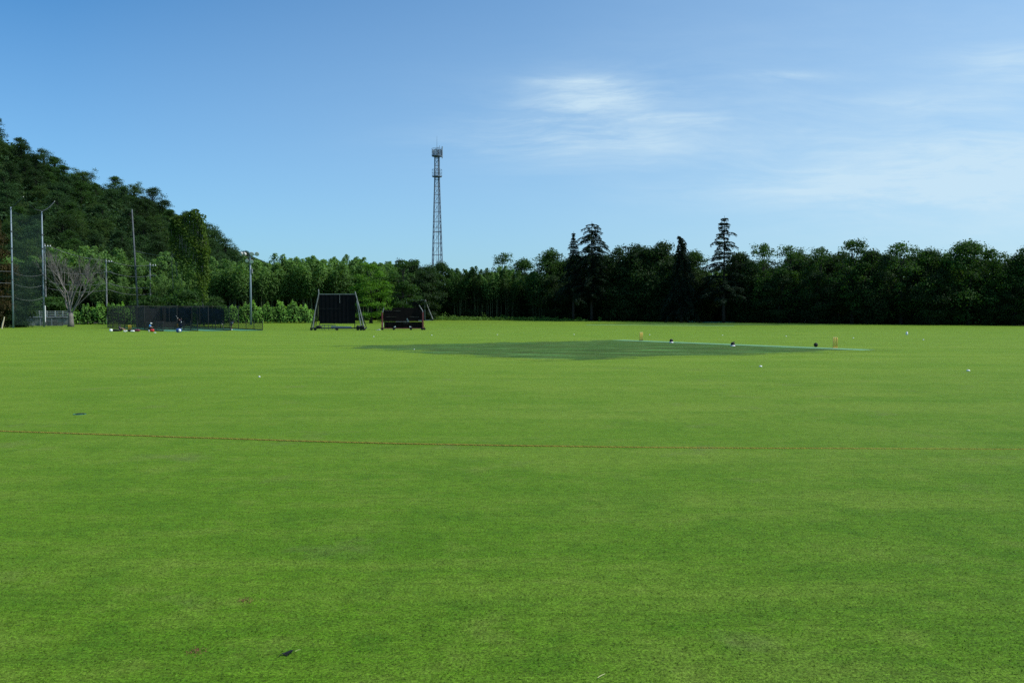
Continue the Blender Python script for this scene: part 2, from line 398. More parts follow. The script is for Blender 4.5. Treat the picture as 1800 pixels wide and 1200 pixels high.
def make_broad(seed, mat, h=18, w=11, z0=.22, K=34, n=170, size=.42, flat=.7, open_=0, cr=(.13, .24), top_spread=1.0, crown_bottom=None):
    rng = np.random.default_rng(seed); cl = []
    for i in range(K):
        a = rng.uniform(0, 2 * math.pi); u = rng.uniform(0, 1) ** .8; zz = z0 + (1 - z0) * u * .93
        prof = (1 - u ** 3.2) ** .5 * (.55 + .45 * min(1, u * 2.6)) if top_spread == 1.0 else math.sin(math.pi * min(1, (.12 + .88 * u) ** (1.1 * top_spread))) ** .6
        rr = w * .5 * prof * rng.uniform(.55, 1.0) * (1 if i % 4 else .3)
        r = w * rng.uniform(*cr) * (.8 + .3 * prof)
        cl.append(((math.cos(a) * rr * .92, math.sin(a) * rr * .92, zz * h - r * .3), r))
    for q in range(3): cl.append(((.16 * w * rng.normal(), .16 * w * rng.normal(), h * rng.uniform(.86, .93)), w * rng.uniform(.09, .13)))
    parts = []
    for c, r in cl:
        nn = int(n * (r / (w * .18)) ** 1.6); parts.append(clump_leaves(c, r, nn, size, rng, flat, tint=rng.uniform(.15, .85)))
        if not open_:
            continue
    # loose sprigs for an uneven outline
    ns = int(K * 34); ii = rng.integers(0, len(cl), ns); C = np.array([cl[i][0] for i in ii]) + unit(rng.normal(size=(ns, 3))) * np.array([[cl[i][1] * rng.uniform(1.0, 1.35)] for i in ii]) * np.array([1, 1, flat])
    parts.append((quads(C, unit(rng.normal(size=(ns, 3)) + np.array([0, 0, .4])), size, .6, rng), rng.uniform(.3, .9, ns)))
    mb = MB(); trunk_tubes(mb, rng, h, w * .028 + .05, cl)
    return fol_mesh('crown', parts, mat), mb.mesh('trunk', M['bark'], True), h

def make_bamboo(seed, h=14, w=5.5, nc=17, n=460, mat=None, size=.40):
    rng = np.random.default_rng(seed); parts = []; mb = MB()
    for i in range(nc):
        a = rng.uniform(0, 2 * math.pi); r0 = w * .28 * math.sqrt(rng.uniform()); b0 = np.array([math.cos(a) * r0, math.sin(a) * r0, 0])
        hh = h * rng.uniform(.72, 1.0); a2 = a + rng.normal() * .6; out = w * rng.uniform(.15, .62)
        def cv(t): return b0 + np.array([math.cos(a2) * out * t ** 2.4, math.sin(a2) * out * t ** 2.4, hh * (t - .10 * t ** 5)])
        mb.tube([cv(t) for t in np.linspace(0, 1, 8)], [.055 * (1 - .85 * t) + .008 for t in np.linspace(0, 1, 8)], 5)
        t = .44 + .56 * rng.uniform(size=n) ** .85; P = np.array([cv(x) for x in t])
        wd = 1.1 * np.sin(np.pi * np.clip((t - .30) / .74, 0.02, 1)) ** .8 + .06; ang = rng.uniform(0, 2 * np.pi, n); rad = wd * rng.uniform(.2, 1, n)
        O = np.stack([np.cos(ang) * rad, np.sin(ang) * rad, -rad * rng.uniform(.1, .7, n)], 1); P = P + O
        Nn = unit(np.stack([np.cos(ang), np.sin(ang), np.full(n, .5)], 1) + rng.normal(size=(n, 3)) * .5)
        parts.append((quads(P, Nn, size, .36, rng, np.array([0, 0, -.8])), np.clip(rng.uniform(.2, .8) + rng.normal(size=n) * .15 + (t - .68) * 1.5, 0, 1)))  # tint rises up the culm: sunlit tops put into the leaf colour
    return fol_mesh('foliage', parts, mat or M['bamboo']), mb.mesh('culm_cluster', M['culm'], True), h

def make_conifer(seed, h=22, w=9, z0=.25, levels=26, power=.85, gap=.25, droop=.25, nper=6, dens=1.0, hook=0, top_w=0.0, lean=0):
    rng = np.random.default_rng(seed); parts = []; mb = MB()
    def ax(t): return np.array([lean * t * t + (hook * max(0, t - .93) * 14 if hook else 0), 0, h * t - (abs(hook) * max(0, t - .96) * 6 if hook else 0)])
    ts = np.linspace(0, 1, 12); mb.tube([ax(t) for t in ts], [(.32 * (1 - t) + .03) * h / 22 for t in ts], 7)
    for k in range(levels):
        t = z0 + (1 - z0) * ((k + .3 * rng.uniform()) / levels) ** .95
        L0 = w * .5 * ((1 - t) / (1 - z0)) ** power + top_w * (1 - smooth((t - .9) / .1)) + .35
        for j in range(nper):
            if rng.uniform() < gap * (1 if t > .35 else .4): continue
            a = 2 * math.pi * (j + rng.uniform(-.4, .4)) / nper + k * 1.3; L = L0 * rng.uniform(.48, 1.22)
            rise = rng.uniform(-.02, .42); p0 = ax(t)
            def br(s): return p0 + np.array([math.cos(a) * L * s, math.sin(a) * L * s, L * (rise * s - (droop + rise) * s ** 2.6)])
            mb.tube([br(0), br(.5), br(.95)], [.05, .035, .012], 4)
            n = int(150 * dens * (L / 3) + 25); s = rng.uniform(.12, 1.0, n) ** .75; P = np.array([br(x) for x in s])
            wd = (.10 + .22 * L * np.sin(np.pi * np.clip(s * .9, 0, 1)) * .6); sd = rng.uniform(-1, 1, n) * wd
            P += np.stack([-math.sin(a) * sd, math.cos(a) * sd, -np.abs(sd) * .25 - rng.uniform(0, .10, n) - np.where(rng.uniform(size=n) < .35, rng.uniform(0, .55, n), 0)], 1)
            Nn = unit(np.array([0, 0, 1.0]) + rng.normal(size=(n, 3)) * .45)
            parts.append((quads(P, Nn, .34, .46, rng), np.clip(rng.uniform(.1, .7) + rng.normal(size=n) * .15, 0, 1)))
    return fol_mesh('foliage', parts, M['needle']), mb.mesh('trunk', M['bark'], True), h

def stand(name, proto, px, Y, top_py, label, cat, group=None, wscale=1.0, rz=None, names=('crown', 'trunk'), zoff=0, loc=None, h=None):
    cr, tr, ph = proto
    p = loc if loc is not None else base(px, Y)
    hh = h if h is not None else top_h(px, top_py, Y)
    s = hh / ph; rnd = random.Random(hash((round(p.x, 1), round(p.y, 1))) & 0xffff)
    o = empty(name, (p.x, p.y, p.z + zoff - .05), label, cat, group, rnd.uniform(0, 6.28) if rz is None else rz, (s * wscale, s * wscale, s))
    link(names[0], cr, o); link(names[1], tr, o)
    return o

BROAD = [make_broad(10 + i, M['leaf'], 18, 11.5, .08, 56, 190, .38, .85) for i in range(4)]
DARK = [make_broad(30 + i, M['leaf_dark'], 18, 11, .03, 60, 180, .40, .85) for i in range(4)]
OPEN = [make_broad(50 + i, M['leaf'], 18, 11, .12, 70, 130, .36, .8, 1, (.06, .13)) for i in range(4)]
BAM = [make_bamboo(70 + i) for i in range(4)]
BAMD = [make_bamboo(80 + i, mat=M['leaf']) for i in range(2)]
HILL = [make_broad(90 + i, (M['leaf_hill'], M['leaf_hill'], M['leaf'], M['hill_lime'], M['leaf_dark'], M['leaf_hill'])[i], 14, 12 - (i % 3) * 1.2, .05, 44, 120, .42, .95, 0, (.10, .20)) for i in range(6)]

# ------------------------------------------------------------------ hillside trees
rr = random.Random(5)
cands = []
for j in range(60):
    for i in range(60):
        Y = 198 + 3.4 * j + rr.uniform(-2.2, 2.2); X = -330 + 5.2 * i + rr.uniform(-3.4, 3.4)
        if Y > 366 or X > -72: continue
        px = 900 + F * X / Y; z = hill_z(X, Y)
        if px < -90 or px > 470 or z < 4.5: continue
        cands.append((X, Y, z))
rr.shuffle(cands); keep = []
for c in cands:
    if all((c[0] - k[0]) ** 2 + (c[1] - k[1]) ** 2 > (7.6 if c[2] > 8 else 9) ** 2 for k in keep): keep.append(c)
keep.sort(key=lambda c: c[1])
print('hill trees', len(keep))
for i, (X, Y, z) in enumerate(keep):
    ridge = Y > 340
    stand('hillside_tree', HILL[(i * 7 + i // 5) % 6], 0, 0, 0, 'rounded tree on the crest of the wooded hill, crown against the sky' if ridge else 'rounded broadleaf tree in the dense wood covering the left hillside',
          'tree', 'trees along the crest of the hill' if ridge else 'trees covering the hillside', rr.uniform(1.15, 1.45), loc=Vector((X, Y, z)), h=rr.uniform(7.5, 11.5), zoff=-.9)

rng = np.random.default_rng(31); parts = []
for i in range(5200):
    X = rng.uniform(-330, -66); Y = rng.uniform(196, 372); z = hill_z(X, Y)
    if z < 1.5 or not -120 < 900 + F * X / Y < 480: continue
    parts.append(clump_leaves((X, Y, z + 1.2), rng.uniform(1.6, 3.0), 34, .9, rng, .8, .8, rng.uniform(0, .7), 2))
tag(link('hill_undergrowth', fol_mesh('hill_undergrowth', parts, M['leaf_hill'])), 'low green growth closing the gaps between the hillside trees', kind='stuff')
# ------------------------------------------------------------------ tree line
def G(i, L): return L[i % len(L)]
# bamboo grove, left of centre
k = 0
for px, ty in ((372, 452), (398, 440), (425, 436), (452, 440), (478, 434), (500, 440), (522, 432), (546, 430), (570, 434), (592, 432), (614, 434), (640, 440), (664, 444), (688, 446)):
    for row in range(2):
        Y = edge_Y(px) + 5 + row * 8 + rr.uniform(-1.5, 1.5)
        stand('bamboo', G(k, BAM), px + rr.uniform(-8, 8) + row * 12, Y, ty + (9 if row == 0 else 0) + rr.uniform(-5, 8),
              'tall arching bamboo clump in the grove behind the leafy hedge' if row == 0 else 'bamboo clump in the back of the grove, tips above the clumps in front', 'bamboo',
              'bamboo clumps behind the hedge' if row == 0 else 'bamboo clumps at the back of the grove', rr.uniform(1.15, 1.6), names=('foliage', 'culm_cluster')); k += 1
# bamboo at the foot of the hill behind the nets
for px, ty, Y in ((92, 420, 200), (118, 428, 205), (140, 416, 212), (166, 425, 206), (188, 430, 198), (212, 420, 206), (236, 432, 200), (262, 436, 205), (288, 424, 210), (316, 438, 200), (340, 446, 205), (60, 436, 200), (32, 430, 204), (178, 470, 190), (290, 470, 190), (330, 480, 190), (225, 476, 190), (120, 480, 188)):
    stand('bamboo', G(k, BAM), px, Y, ty, 'light green bamboo clump at the foot of the hill behind the net poles', 'bamboo', 'bamboo clumps at the foot of the hill', 1.2, names=('foliage', 'culm_cluster')); k += 1

def T(kind, px, ty, label, w=1.0, dY=3, cat='tree', name='broadleaf_tree', group=None):
    L = {'b': BROAD, 'd': DARK, 'o': OPEN, 'm': BAM, 'n': BAMD}[kind]
    nm = ('foliage', 'culm_cluster') if kind in 'mn' else ('crown', 'trunk')
    return stand(name, G(int(px * 7), L), px, edge_Y(px) + dY, ty, label, cat, group, w, names=nm)
# centre
T('d', 722, 452, 'dark green tree left of the lattice tower, behind the small far sight screen', .9)
T('b', 752, 462, 'mid green tree directly under the left leg of the lattice tower', .85)
T('b', 774, 458, 'mid green tree directly in front of the lattice tower foot', .8, 6)
T('n', 808, 458, 'bamboo clump just right of the lattice tower', 1.1, cat='bamboo', name='bamboo')
T('n', 838, 456, 'bamboo clump left of the umbrella-topped tree', 1.1, cat='bamboo', name='bamboo')
T('o', 884, 437, 'tree with a small umbrella-shaped top poking above the bamboo', .75, 12)
T('m', 868, 455, 'pale green bamboo clump below the umbrella-topped tree', 1.1, 3, 'bamboo', 'bamboo')
T('n', 898, 462, 'bamboo clump right of the umbrella-topped tree', 1.15, cat='bamboo', name='bamboo')
T('b', 922, 452, 'round green treetop in the dip left of the paired conifers', .8, 10)
T('n', 948, 462, 'dark bamboo clump in the lowest dip of the tree line', 1.1, cat='bamboo', name='bamboo')
T('b', 972, 434, 'round green tree on the left shoulder of the paired conifers', .95, 6)
T('d', 1085, 430, 'rounded dark tree just right of the wide cedar', .9)
T('d', 1112, 424, 'rounded dark tree midway between wide cedar and hook-topped conifer', .95, 5)
T('d', 1142, 428, 'brownish green domed tree left of the hook-topped conifer', .95)
T('d', 1172, 419, 'highest domed tree touching the left side of the hook-topped conifer', .9, 5)
T('b', 1222, 438, 'green tree just right of the hook-topped conifer', .8, 3)
T('m', 1246, 457, 'low light green bamboo left of the tallest conifer', .9, 8, 'bamboo', 'bamboo')
T('d', 1302, 438, 'dark tree on the right flank of the tallest conifer', .9)
T('o', 1340, 419, 'open-crowned tree, first peak right of the tallest conifer', .85)
T('o', 1388, 423, 'open-crowned tree, second peak right of the tallest conifer', .85)
T('o', 1440, 426, 'open-crowned tree, third peak right of the tallest conifer', .85)
T('o', 1498, 415, 'tall gappy tree with sky showing through its top, right of centre', 1.0)
T('d', 1530, 432, 'low dark tree between the gappy tree and the broad crowned tree', .8)
T('o', 1584, 418, 'broad crowned tree, highest around the middle of the right-hand wood', 1.05)
T('b', 1630, 434, 'low rounded tree right of the broad crowned tree', .9)
T('m', 1664, 430, 'pale bamboo clump showing above the right-hand wood', .9, 8, 'bamboo', 'bamboo')
T('b', 1702, 420, 'bright topped wide tree near the right end of the wood', 1.1)
T('o', 1745, 430, 'tree with ragged right side beside the last dip in the wood', .9)
T('b', 1776, 446, 'small tree in the last dip before the right picture edge', .8)
T('b', 1808, 430, 'green tree cut by the right picture edge', .9)
k = 0
for px in range(700, 2150, 34):        # low dark front-edge trees and the rows behind
    ref = float(np.interp(px, [700, 800, 860, 940, 980, 1060, 1170, 1240, 1300, 1500, 1700, 1800, 2150], [452, 464, 460, 466, 440, 432, 424, 458, 440, 428, 432, 446, 420]))
    for row in range(3):
        if row == 0 and 740 < px < 760: continue
        Y = edge_Y(px) + (2.5, 11, 20)[row] + rr.uniform(-1, 2); ty = ref + (44 + rr.uniform(-18, 26), 10 + rr.uniform(-2, 12), 8 + rr.uniform(-2, 10))[row]
        L = DARK if (k % 3 or row == 0) else BROAD
        stand('dark_tree' if row == 0 else 'woodland_tree', G(k * 3 + row, L), px + rr.uniform(-12, 12), Y, ty,
              'low dark tree hanging over the shaded edge of the field' if row == 0 else ('tree in the second row of the wood beyond the field' if row == 1 else 'tree in the deep back row of the wood beyond the field'),
              'tree', ('low trees along the shaded field edge', 'second row of trees beyond the field', 'back row of trees beyond the field')[row], 1.1 if row == 0 else 1.0); k += 1
for px in range(30, 700, 32):         # shaded trees between bamboo and hill
    Y = edge_Y(px) + 26 + rr.uniform(-2, 4)
    stand('woodland_tree', G(k, DARK), px + rr.uniform(-8, 8), Y, 462 + rr.uniform(-8, 12), 'dark tree filling the gap behind the bamboo at the hill foot', 'tree', 'dark trees behind the bamboo', 1.1); k += 1

# conifers
def con(px, ty, Y, label, **kw):
    h = top_h(px, ty, Y); pr = make_conifer(int(px), h=h, **kw)
    return stand('conifer', pr, px, Y, ty, label, 'conifer', rz=0, names=('foliage', 'trunk'))
con(1040, 389, 199, 'wide layered cedar, the right and taller of the paired conifers', w=11.5, z0=.25, levels=22, power=.42, gap=.24, droop=.20, nper=9, dens=1.3)
con(1008, 406, 199, 'narrow spired conifer standing left beside the wide cedar', w=9.5, z0=.25, levels=24, power=1.15, gap=.2, droop=.25, nper=7, dens=1.2)
con(1198, 411, 185, 'drooping narrow conifer with its tip hooked to the left', w=9.5, z0=.15, levels=30, power=.75, gap=.08, droop=.75, nper=7, dens=1.2, hook=-1)
con(1272, 379, 182, 'tallest conifer with ragged gaps between its branches', w=12, z0=.22, levels=21, power=.75, gap=.27, droop=.12, nper=8, dens=1.3)
# the two light green trees beside the sight screens
P1 = make_broad(201, M['leaf_bright'], 17, 13, .06, 60, 210, .38, .38, 0, (.09, .17), .85)
stand('broadleaf_tree', P1, 652, 178, 456, 'large bright green tree with foliage almost to the ground between the screens', 'tree', wscale=1.0)
P2 = make_broad(202, M['leaf'], 17, 10, .08, 44, 200, .38, .5, 0, (.09, .17), .9)
stand('broadleaf_tree', P2, 708, 192, 450, 'deep green tree leaning against the right side of the bright green tree', 'tree', wscale=.9)
P3 = make_broad(203, M['leaf_dark'], 14, 9, .06, 40, 200, .38, .6)
stand('broadleaf_tree', P3, 752, 208, 470, 'bluish dark tree right of the small far sight screen', 'tree', wscale=1.05)
# russet dark tree and shrubs at the left picture edge
P4 = make_broad(204, M['russet'], 17, 8, .10, 44, 220, .35, .7)
stand('broadleaf_tree', P4, -8, 142, 368, 'russet-tinged tree cut by the left picture edge', 'tree', wscale=.62)
P5 = make_broad(205, M['leaf_dark'], 7, 7.5, .05, 34, 230, .3, .8)
stand('shrub', P5, 30, 146, 512, 'large dark shrub at the foot of the left net poles', 'shrub', wscale=.95)
stand('shrub', P5, -6, 144, 500, 'dark shrub cut by the left picture edge', 'shrub', wscale=.9, rz=2)
P6 = make_broad(206, M['leaf'], 6, 8, .05, 30, 220, .3, .7)
stand('shrub', P6, 265, 176, 518, 'yellowish green shrub rising just behind the batting nets', 'shrub', wscale=1.1)
stand('shrub', P6, 335, 172, 508, 'dark rounded shrub below the vine-covered net', 'shrub', wscale=1.2, rz=1)
stand('shrub', P6, 372, 170, 520, 'small shrub right of the leaning net pole', 'shrub', wscale=.8, rz=2.4)
stand('shrub', P6, 75, 178, 520, 'grassy green bush behind the white railing', 'shrub', wscale=1.6, rz=3)
# dark undergrowth behind the first trunks
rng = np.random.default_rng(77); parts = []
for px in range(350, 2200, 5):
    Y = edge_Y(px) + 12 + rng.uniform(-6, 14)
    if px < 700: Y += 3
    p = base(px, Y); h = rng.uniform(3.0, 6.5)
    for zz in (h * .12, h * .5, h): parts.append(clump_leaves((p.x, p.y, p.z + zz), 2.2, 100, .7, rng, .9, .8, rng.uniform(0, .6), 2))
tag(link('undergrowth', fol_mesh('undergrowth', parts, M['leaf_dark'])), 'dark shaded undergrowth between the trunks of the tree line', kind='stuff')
# tall weeds along the far edge
parts = []
for px in np.arange(752, 1030, 1.1):
    Y = edge_Y(px) - 4.0 + rng.uniform(-2.2, 1.6); p = base(px, Y); h = rng.uniform(.4, 1.1) * (1.2 if px < 800 else .9) * (1 if px < 980 else .6)
    if rng.uniform() < .05: h *= 2
    n = 26; C = np.array([p.x, p.y, p.z]) + np.stack([rng.normal(size=n) * .35, rng.normal(size=n) * .3, rng.uniform(0, h, n)], 1)
    parts.append((quads(C, unit(rng.normal(size=(n, 3)) + np.array([0, -.5, .5])), .42, .35, rng, np.array([0, 0, 1.0])), rng.uniform(.2, 1, n)))
tag(link('tall_weeds', fol_mesh('tall_weeds', parts, M['weed'])), 'strip of tall bright weeds below the dark trees', kind='stuff')

# ------------------------------------------------------------------ hedge mounds
def mound(name, prof, Yb, depth, label, mat, cat='hedge', size=.30, dens=24):
    """prof: (px, top_py) list; a leafy mound standing on the ground"""
    c = base(sum(p[0] for p in prof) / len(prof), Yb); o = empty(name, c, label, cat)
    xs = [base(p[0], Yb).x - c.x for p in prof]; hs = [top_h(p[0], p[1], Yb) for p in prof]
    L = xs[-1] - xs[0]; n = int(L * depth * dens * 2.2); rg = np.random.default_rng(int(L * 10))
    u = rg.uniform(0, 1, n); x = xs[0] + L * u; H = np.interp(x, xs, hs)
    H = H * (.92 + .10 * np.sin(x * 1.9) + .06 * np.sin(x * 5.1 + 1)) ; a = rg.uniform(-.05, math.pi * .85, n)
    bul = 1 + .10 * np.sin(x * 2.3 + a * 3) + .07 * np.sin(x * 6 + a * 7); rad = rg.uniform(.86, 1.03, n) * bul
    y = -np.cos(a) * depth * .5 * rad; z = np.abs(np.sin(a)) ** .7 * H * rad
    C = np.stack([x, y, z], 1); nrm = np.stack([rg.normal(size=n) * .5, -np.cos(a) * .8 + rg.normal(size=n) * .5, np.sin(a) * .8 + .3 + rg.normal(size=n) * .4], 1)
    V = quads(C, unit(nrm), size, .8, rg); t = np.clip(.5 + .25 * np.sin(x * 1.1 + a * 2) + rg.normal(size=n) * .22, 0, 1)
    link('foliage', fol_mesh('foliage', [(V, t)], mat), o)
    # inner leaf core against see-through, interior shade put into its dark colour
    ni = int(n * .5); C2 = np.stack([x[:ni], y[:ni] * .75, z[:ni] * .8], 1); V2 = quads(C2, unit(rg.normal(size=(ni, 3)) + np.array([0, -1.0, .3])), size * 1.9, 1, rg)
    link('shaded_core', fol_mesh('shaded_core', [(V2, np.zeros(ni))], M['leaf_dark']), o)
    return o
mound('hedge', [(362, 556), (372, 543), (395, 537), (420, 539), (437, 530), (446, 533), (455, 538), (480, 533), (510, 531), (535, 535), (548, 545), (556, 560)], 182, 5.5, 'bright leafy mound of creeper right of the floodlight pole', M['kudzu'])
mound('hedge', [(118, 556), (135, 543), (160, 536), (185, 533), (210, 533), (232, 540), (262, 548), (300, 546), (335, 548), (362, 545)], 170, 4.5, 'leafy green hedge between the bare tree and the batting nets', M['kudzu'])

# ------------------------------------------------------------------ bare tree
def bare_tree():
    p = base(124, 151); h = top_h(124, 440, 151)
    o = empty('bare_tree', p, 'leafless grey tree with upswept branches at the left edge of the field', 'tree')
    rg = random.Random(4); tk = MB(); br = MB(); s = h / 14.
    tk.tube([(0, 0, -.1), (.05, 0, .8 * s), (0, 0, 1.8 * s), (.05, 0, 2.6 * s)], [.62 * s, .48 * s, .45 * s, .42 * s], 9)
    def grow(q, d, L, r, dep):
        pts = [q]; dd = d.copy(); n = 4
        for i in range(n):
            dd = (dd + Vector((rg.gauss(0, .10), rg.gauss(0, .10), .05 + rg.gauss(0, .05)))).normalized(); pts.append(pts[-1] + dd * L / n)
        br.tube(pts, [r * (1 - .12 * i) for i in range(n + 1)], 5 if dep > 2 else 3, cap=False)
        if dep == 0: return
        nk = rg.choice((2, 3, 3)) if dep > 1 else 3
        for i in range(nk):
            a = rg.uniform(0, 6.28); sp = rg.uniform(.22, .5); side = dd.orthogonal().normalized(); side.rotate(Matrix.Rotation(a, 3, dd))
            src = pts[rg.choice((2, 3, 4, 4))] if i else pts[-1]
            grow(src, (dd + side * sp + Vector((0, 0, .18))).normalized(), L * rg.uniform(.62, .80), r * (.58 if i else .66), dep - 1)
    for a, sp in ((.1, .42), (1.6, .25), (2.9, .50), (3.5, .22), (5.9, .55), (4.6, .12)):
        grow(Vector((0, 0, 2.2 * s)), Vector((math.cos(a) * sp * 1.2, math.sin(a) * sp, 1)).normalized(), rg.uniform(3.5, 4.2) * s, .15 * s, 5)
    tk.build('trunk', M['bark_pale'], o, smooth_=True); br.build('branches', M['bark_pale'], o, smooth_=True)
bare_tree()

# ------------------------------------------------------------------ communications tower
def tower():
    Y = 270; c = base(769, Y); o = empty('lattice_tower', c, 'tall steel lattice mast with two ringed platforms above the tree line', 'tower', rz=R(14))
    def z(py): return at(769, py, Y).z - c.z
    s = Y / F; zt = z(262)
    def hw(zz): return float(np.interp(zz, [0, z(460), z(372), z(315), zt], [1.80, 1.47, 1.02, .74, .70]))
    lv = [0, z(530), z(500), z(476), z(460), z(448), z(438), z(427.4), z(417), z(407.6), z(398), z(389.6), z(381), z(372.4), z(364), z(356.4), z(349), z(342), z(335), z(328), z(322), z(316), z(310), z(304), z(298), z(291), z(284), z(278), z(272), zt]
    for sx_, sy_ in ((1, 1), (1, -1), (-1, -1), (-1, 1)):
        MB().tube([(sx_ * hw(q), sy_ * hw(q), q) for q in lv], [.16 - .06 * q / zt for q in lv], 6).build('leg', M['tower'], o)
    b = MB(); cs = [(1, 1), (1, -1), (-1, -1), (-1, 1)]
    for a, q in enumerate(lv[:-1]):
        q2 = lv[a + 1]
        for k in range(4):
            (x0, y0), (x1, y1) = cs[k], cs[(k + 1) % 4]; h0, h1 = hw(q), hw(q2)
            if a % 2: b.bar((x0 * h0, y0 * h0, q), (x1 * h0, y1 * h0, q), .10)
            mx, my = (x0 + x1) / 2, (y0 + y1) / 2
            if a % 2: b.bar((x0 * h0, y0 * h0, q), (mx * h1, my * h1, q2), .05); b.bar((x1 * h0, y1 * h0, q), (mx * h1, my * h1, q2), .05)
            else: b.bar((mx * h0, my * h0, q), (x0 * h1, y0 * h1, q2), .05); b.bar((mx * h0, my * h0, q), (x1 * h1, y1 * h1, q2), .05)
    b.build('bracing', M['tower'], o)
    l = MB(); 
    for dx in (-.25, .25): l.bar((dx, .2, 0), (dx, .2, zt), .06)
    for q in np.arange(.4, zt, .45): l.bar((-.25, .2, q), (.25, .2, q), .02)
    l.build('ladder', M['tower'], o)
    MB().tube([(.45, -.1, 0), (.42, -.1, zt)], .11, 6).build('cable_tray', M['tower'], o)
    rp = MB()
    for q in (z(400), z(407)): 
        for sg in (-1, 1): rp.bar((-1.0, sg * .9, q), (1.3, sg * .9, q), .05)
    rp.box((.5, 0, z(407)), (1.4, 1.2, .08)); rp.build('rest_platform', M['tower'], o)
    for zb, ztp, rad in ((z(274.4), z(261.6), 1.72), (z(310.4), z(298.4), 1.62)):
        n = 16; pf = MB(); ring = [(math.cos(6.2832 * k / n) * rad, math.sin(6.2832 * k / n) * rad, zb) for k in range(n + 1)]
        pf.poly([(p[0], p[1], zb - .12) for p in ring[:-1]], (0, 0, .22)); po = pf.build('platform', M['tower'], o)
        rl = MB()
        for zz in (ztp, (zb + ztp) / 2, zb + .35): rl.tube([(p[0], p[1], zz) for p in ring], .05, 4)
        for k in range(0, n, 2): rl.bar(ring[k], (ring[k][0], ring[k][1], ztp), .05)
        rl.build('railing', M['tower'], po)
    for k, a in enumerate((.2, 1.3, 2.3, 3.4, 4.4, 5.5)):
        x, y = math.cos(a) * 1.5, math.sin(a) * 1.5; MB().box((x, y, z(268)), (.28, .28, 1.9), Matrix.Rotation(a, 3, 'Z')).build('panel_antenna', M['pole_grey'], o, bevel=.03)
    MB().tube([(1.75, 0, z(278)), (1.75, 0, z(257))], .17, 8).build('side_antenna', M['pole_grey'], o)
    MB().tube([(.9, .3, z(270)), (.9, .3, z(255.5))], .07, 6).build('side_antenna', M['tower'], o)
    MB().tube([(.3, -.5, z(270)), (.3, -.5, z(259))], .09, 6).build('side_antenna', M['tower'], o)
    MB().tube([(0, 0, zt - 1), (0, 0, z(252)), (0, 0, z(239.5))], [.07, .05, .025], 6).build('lightning_rod', M['tower'], o)
tower()

# ------------------------------------------------------------------ tall net poles
def pole(px, Y, ty, r, label, mat, lean=0, arm=None, bands=()):
    c = base(px, Y); h = top_h(px, ty, Y); o = empty('net_pole', c, label, 'pole', 'tall poles of the ball-stop net')
    MB().tube([(lean, 0, -.1), (lean * .5, 0, h * .5), (0, 0, h)], [r, r * .85, r * .62], 10).build('shaft', mat, o, smooth_=True)
    for b in bands:
        MB().tube([(lean * (1 - b), 0, h * b - .12), (lean * (1 - b), 0, h * b + .12)], r * 1.15, 10).build('collar', M['pole_dark'], o)
    if arm:
        e = at(arm[0], arm[1], Y - 1.5) - c; a = MB(); a.tube([(0, 0, h - .3), tuple(e)], .07, 6); a.build('arm', M['pole_dark'], o)
        MB().ball(tuple(e), .07).build('arm_tip', M['offwhite'], o)
    return o, c, h
po1, pc1, ph1 = pole(23, 140, 364, .15, 'pale net pole nearest the left picture edge', M['pole_grey'], arm=(41, 346), bands=(.2, .4, .55, .66, .8))
po2, pc2, ph2 = pole(77, 150, 372, .16, 'pale net pole left of the bare tree', M['pole_grey'], arm=(96, 354), bands=(.2, .45, .68, .8))
po3, pc3, ph3 = pole(235, 157, 368, .18, 'slightly leaning dark net pole standing behind the batting nets', M['pole_dark'], .95, bands=(.3, .5, .68))
po3.children[0].data.materials[0] = M['pole_dark']
po4, pc4, ph4 = pole(351, 158, 372, .17, 'dark net pole wrapped in creeper right of the batting nets', M['pole_dark'], .75, bands=(.5,))
def net_between(c0, z0, c1, z1, zl, sag, name, mat, parent, arms=None):
    n = 12; g = []
    for i in range(8):
        v = i / 7; row = []
        for j in range(n + 1):
            u = j / n; a = c0.lerp(c1, u); zt = z0 + (z1 - z0) * u - sag * 4 * u * (1 - u)
            q = Vector((a.x, a.y - .25, zl + (zt - zl) * v)); row.append(q - parent.location)
        g.append(row)
    return net_sheet(name, g, mat, parent)
no = empty('ball_stop_net', pc1, 'thin green safety net hung between the two pale poles', 'net')
a0 = at(41, 346, 138.5); a1 = at(96, 354, 148.5)
net_between(Vector((pc1.x, pc1.y, 0)), pc1.z + ph1 - .4, Vector((pc2.x, pc2.y, 0)), pc2.z + ph2 - .4, .5, .6, 'net_panel', M['net_green'], no)
g = []
for i in range(4):
    row = []
    for j in range(13):
        u = j / 12; lo = Vector((pc1.x, pc1.y - .25, pc1.z + ph1 - .4)).lerp(Vector((pc2.x, pc2.y - .25, pc2.z + ph2 - .4)), u); lo.z -= 2.4 * u * (1 - u)
        hi = a0.lerp(a1, u); hi.z -= 8 * u * (1 - u); row.append(lo.lerp(hi, i / 3) - pc1)
    g.append(row)
net_sheet('net_overhang', g, M['net_green'], no)
rp = MB(); rp.tube([a0.lerp(a1, u) - pc1 - Vector((0, 0, 8 * u * (1 - u))) for u in np.linspace(0, 1, 13)], .035, 4); rp.build('top_rope', M['pole_dark'], no)
for zz in (9.7, 7.7, 5.4):
    q = MB(); q.tube([Vector((pc1.x - 6, pc1.y - 6, zz)) - pc1] + [pc1.lerp(pc2, u) * 1.0 + Vector((0, 0, zz - .6 * 4 * u * (1 - u) - gz(140))) - pc1 for u in np.linspace(0, 1, 9)], .02, 4); q.build('guy_wire', M['frame_grey'], no)

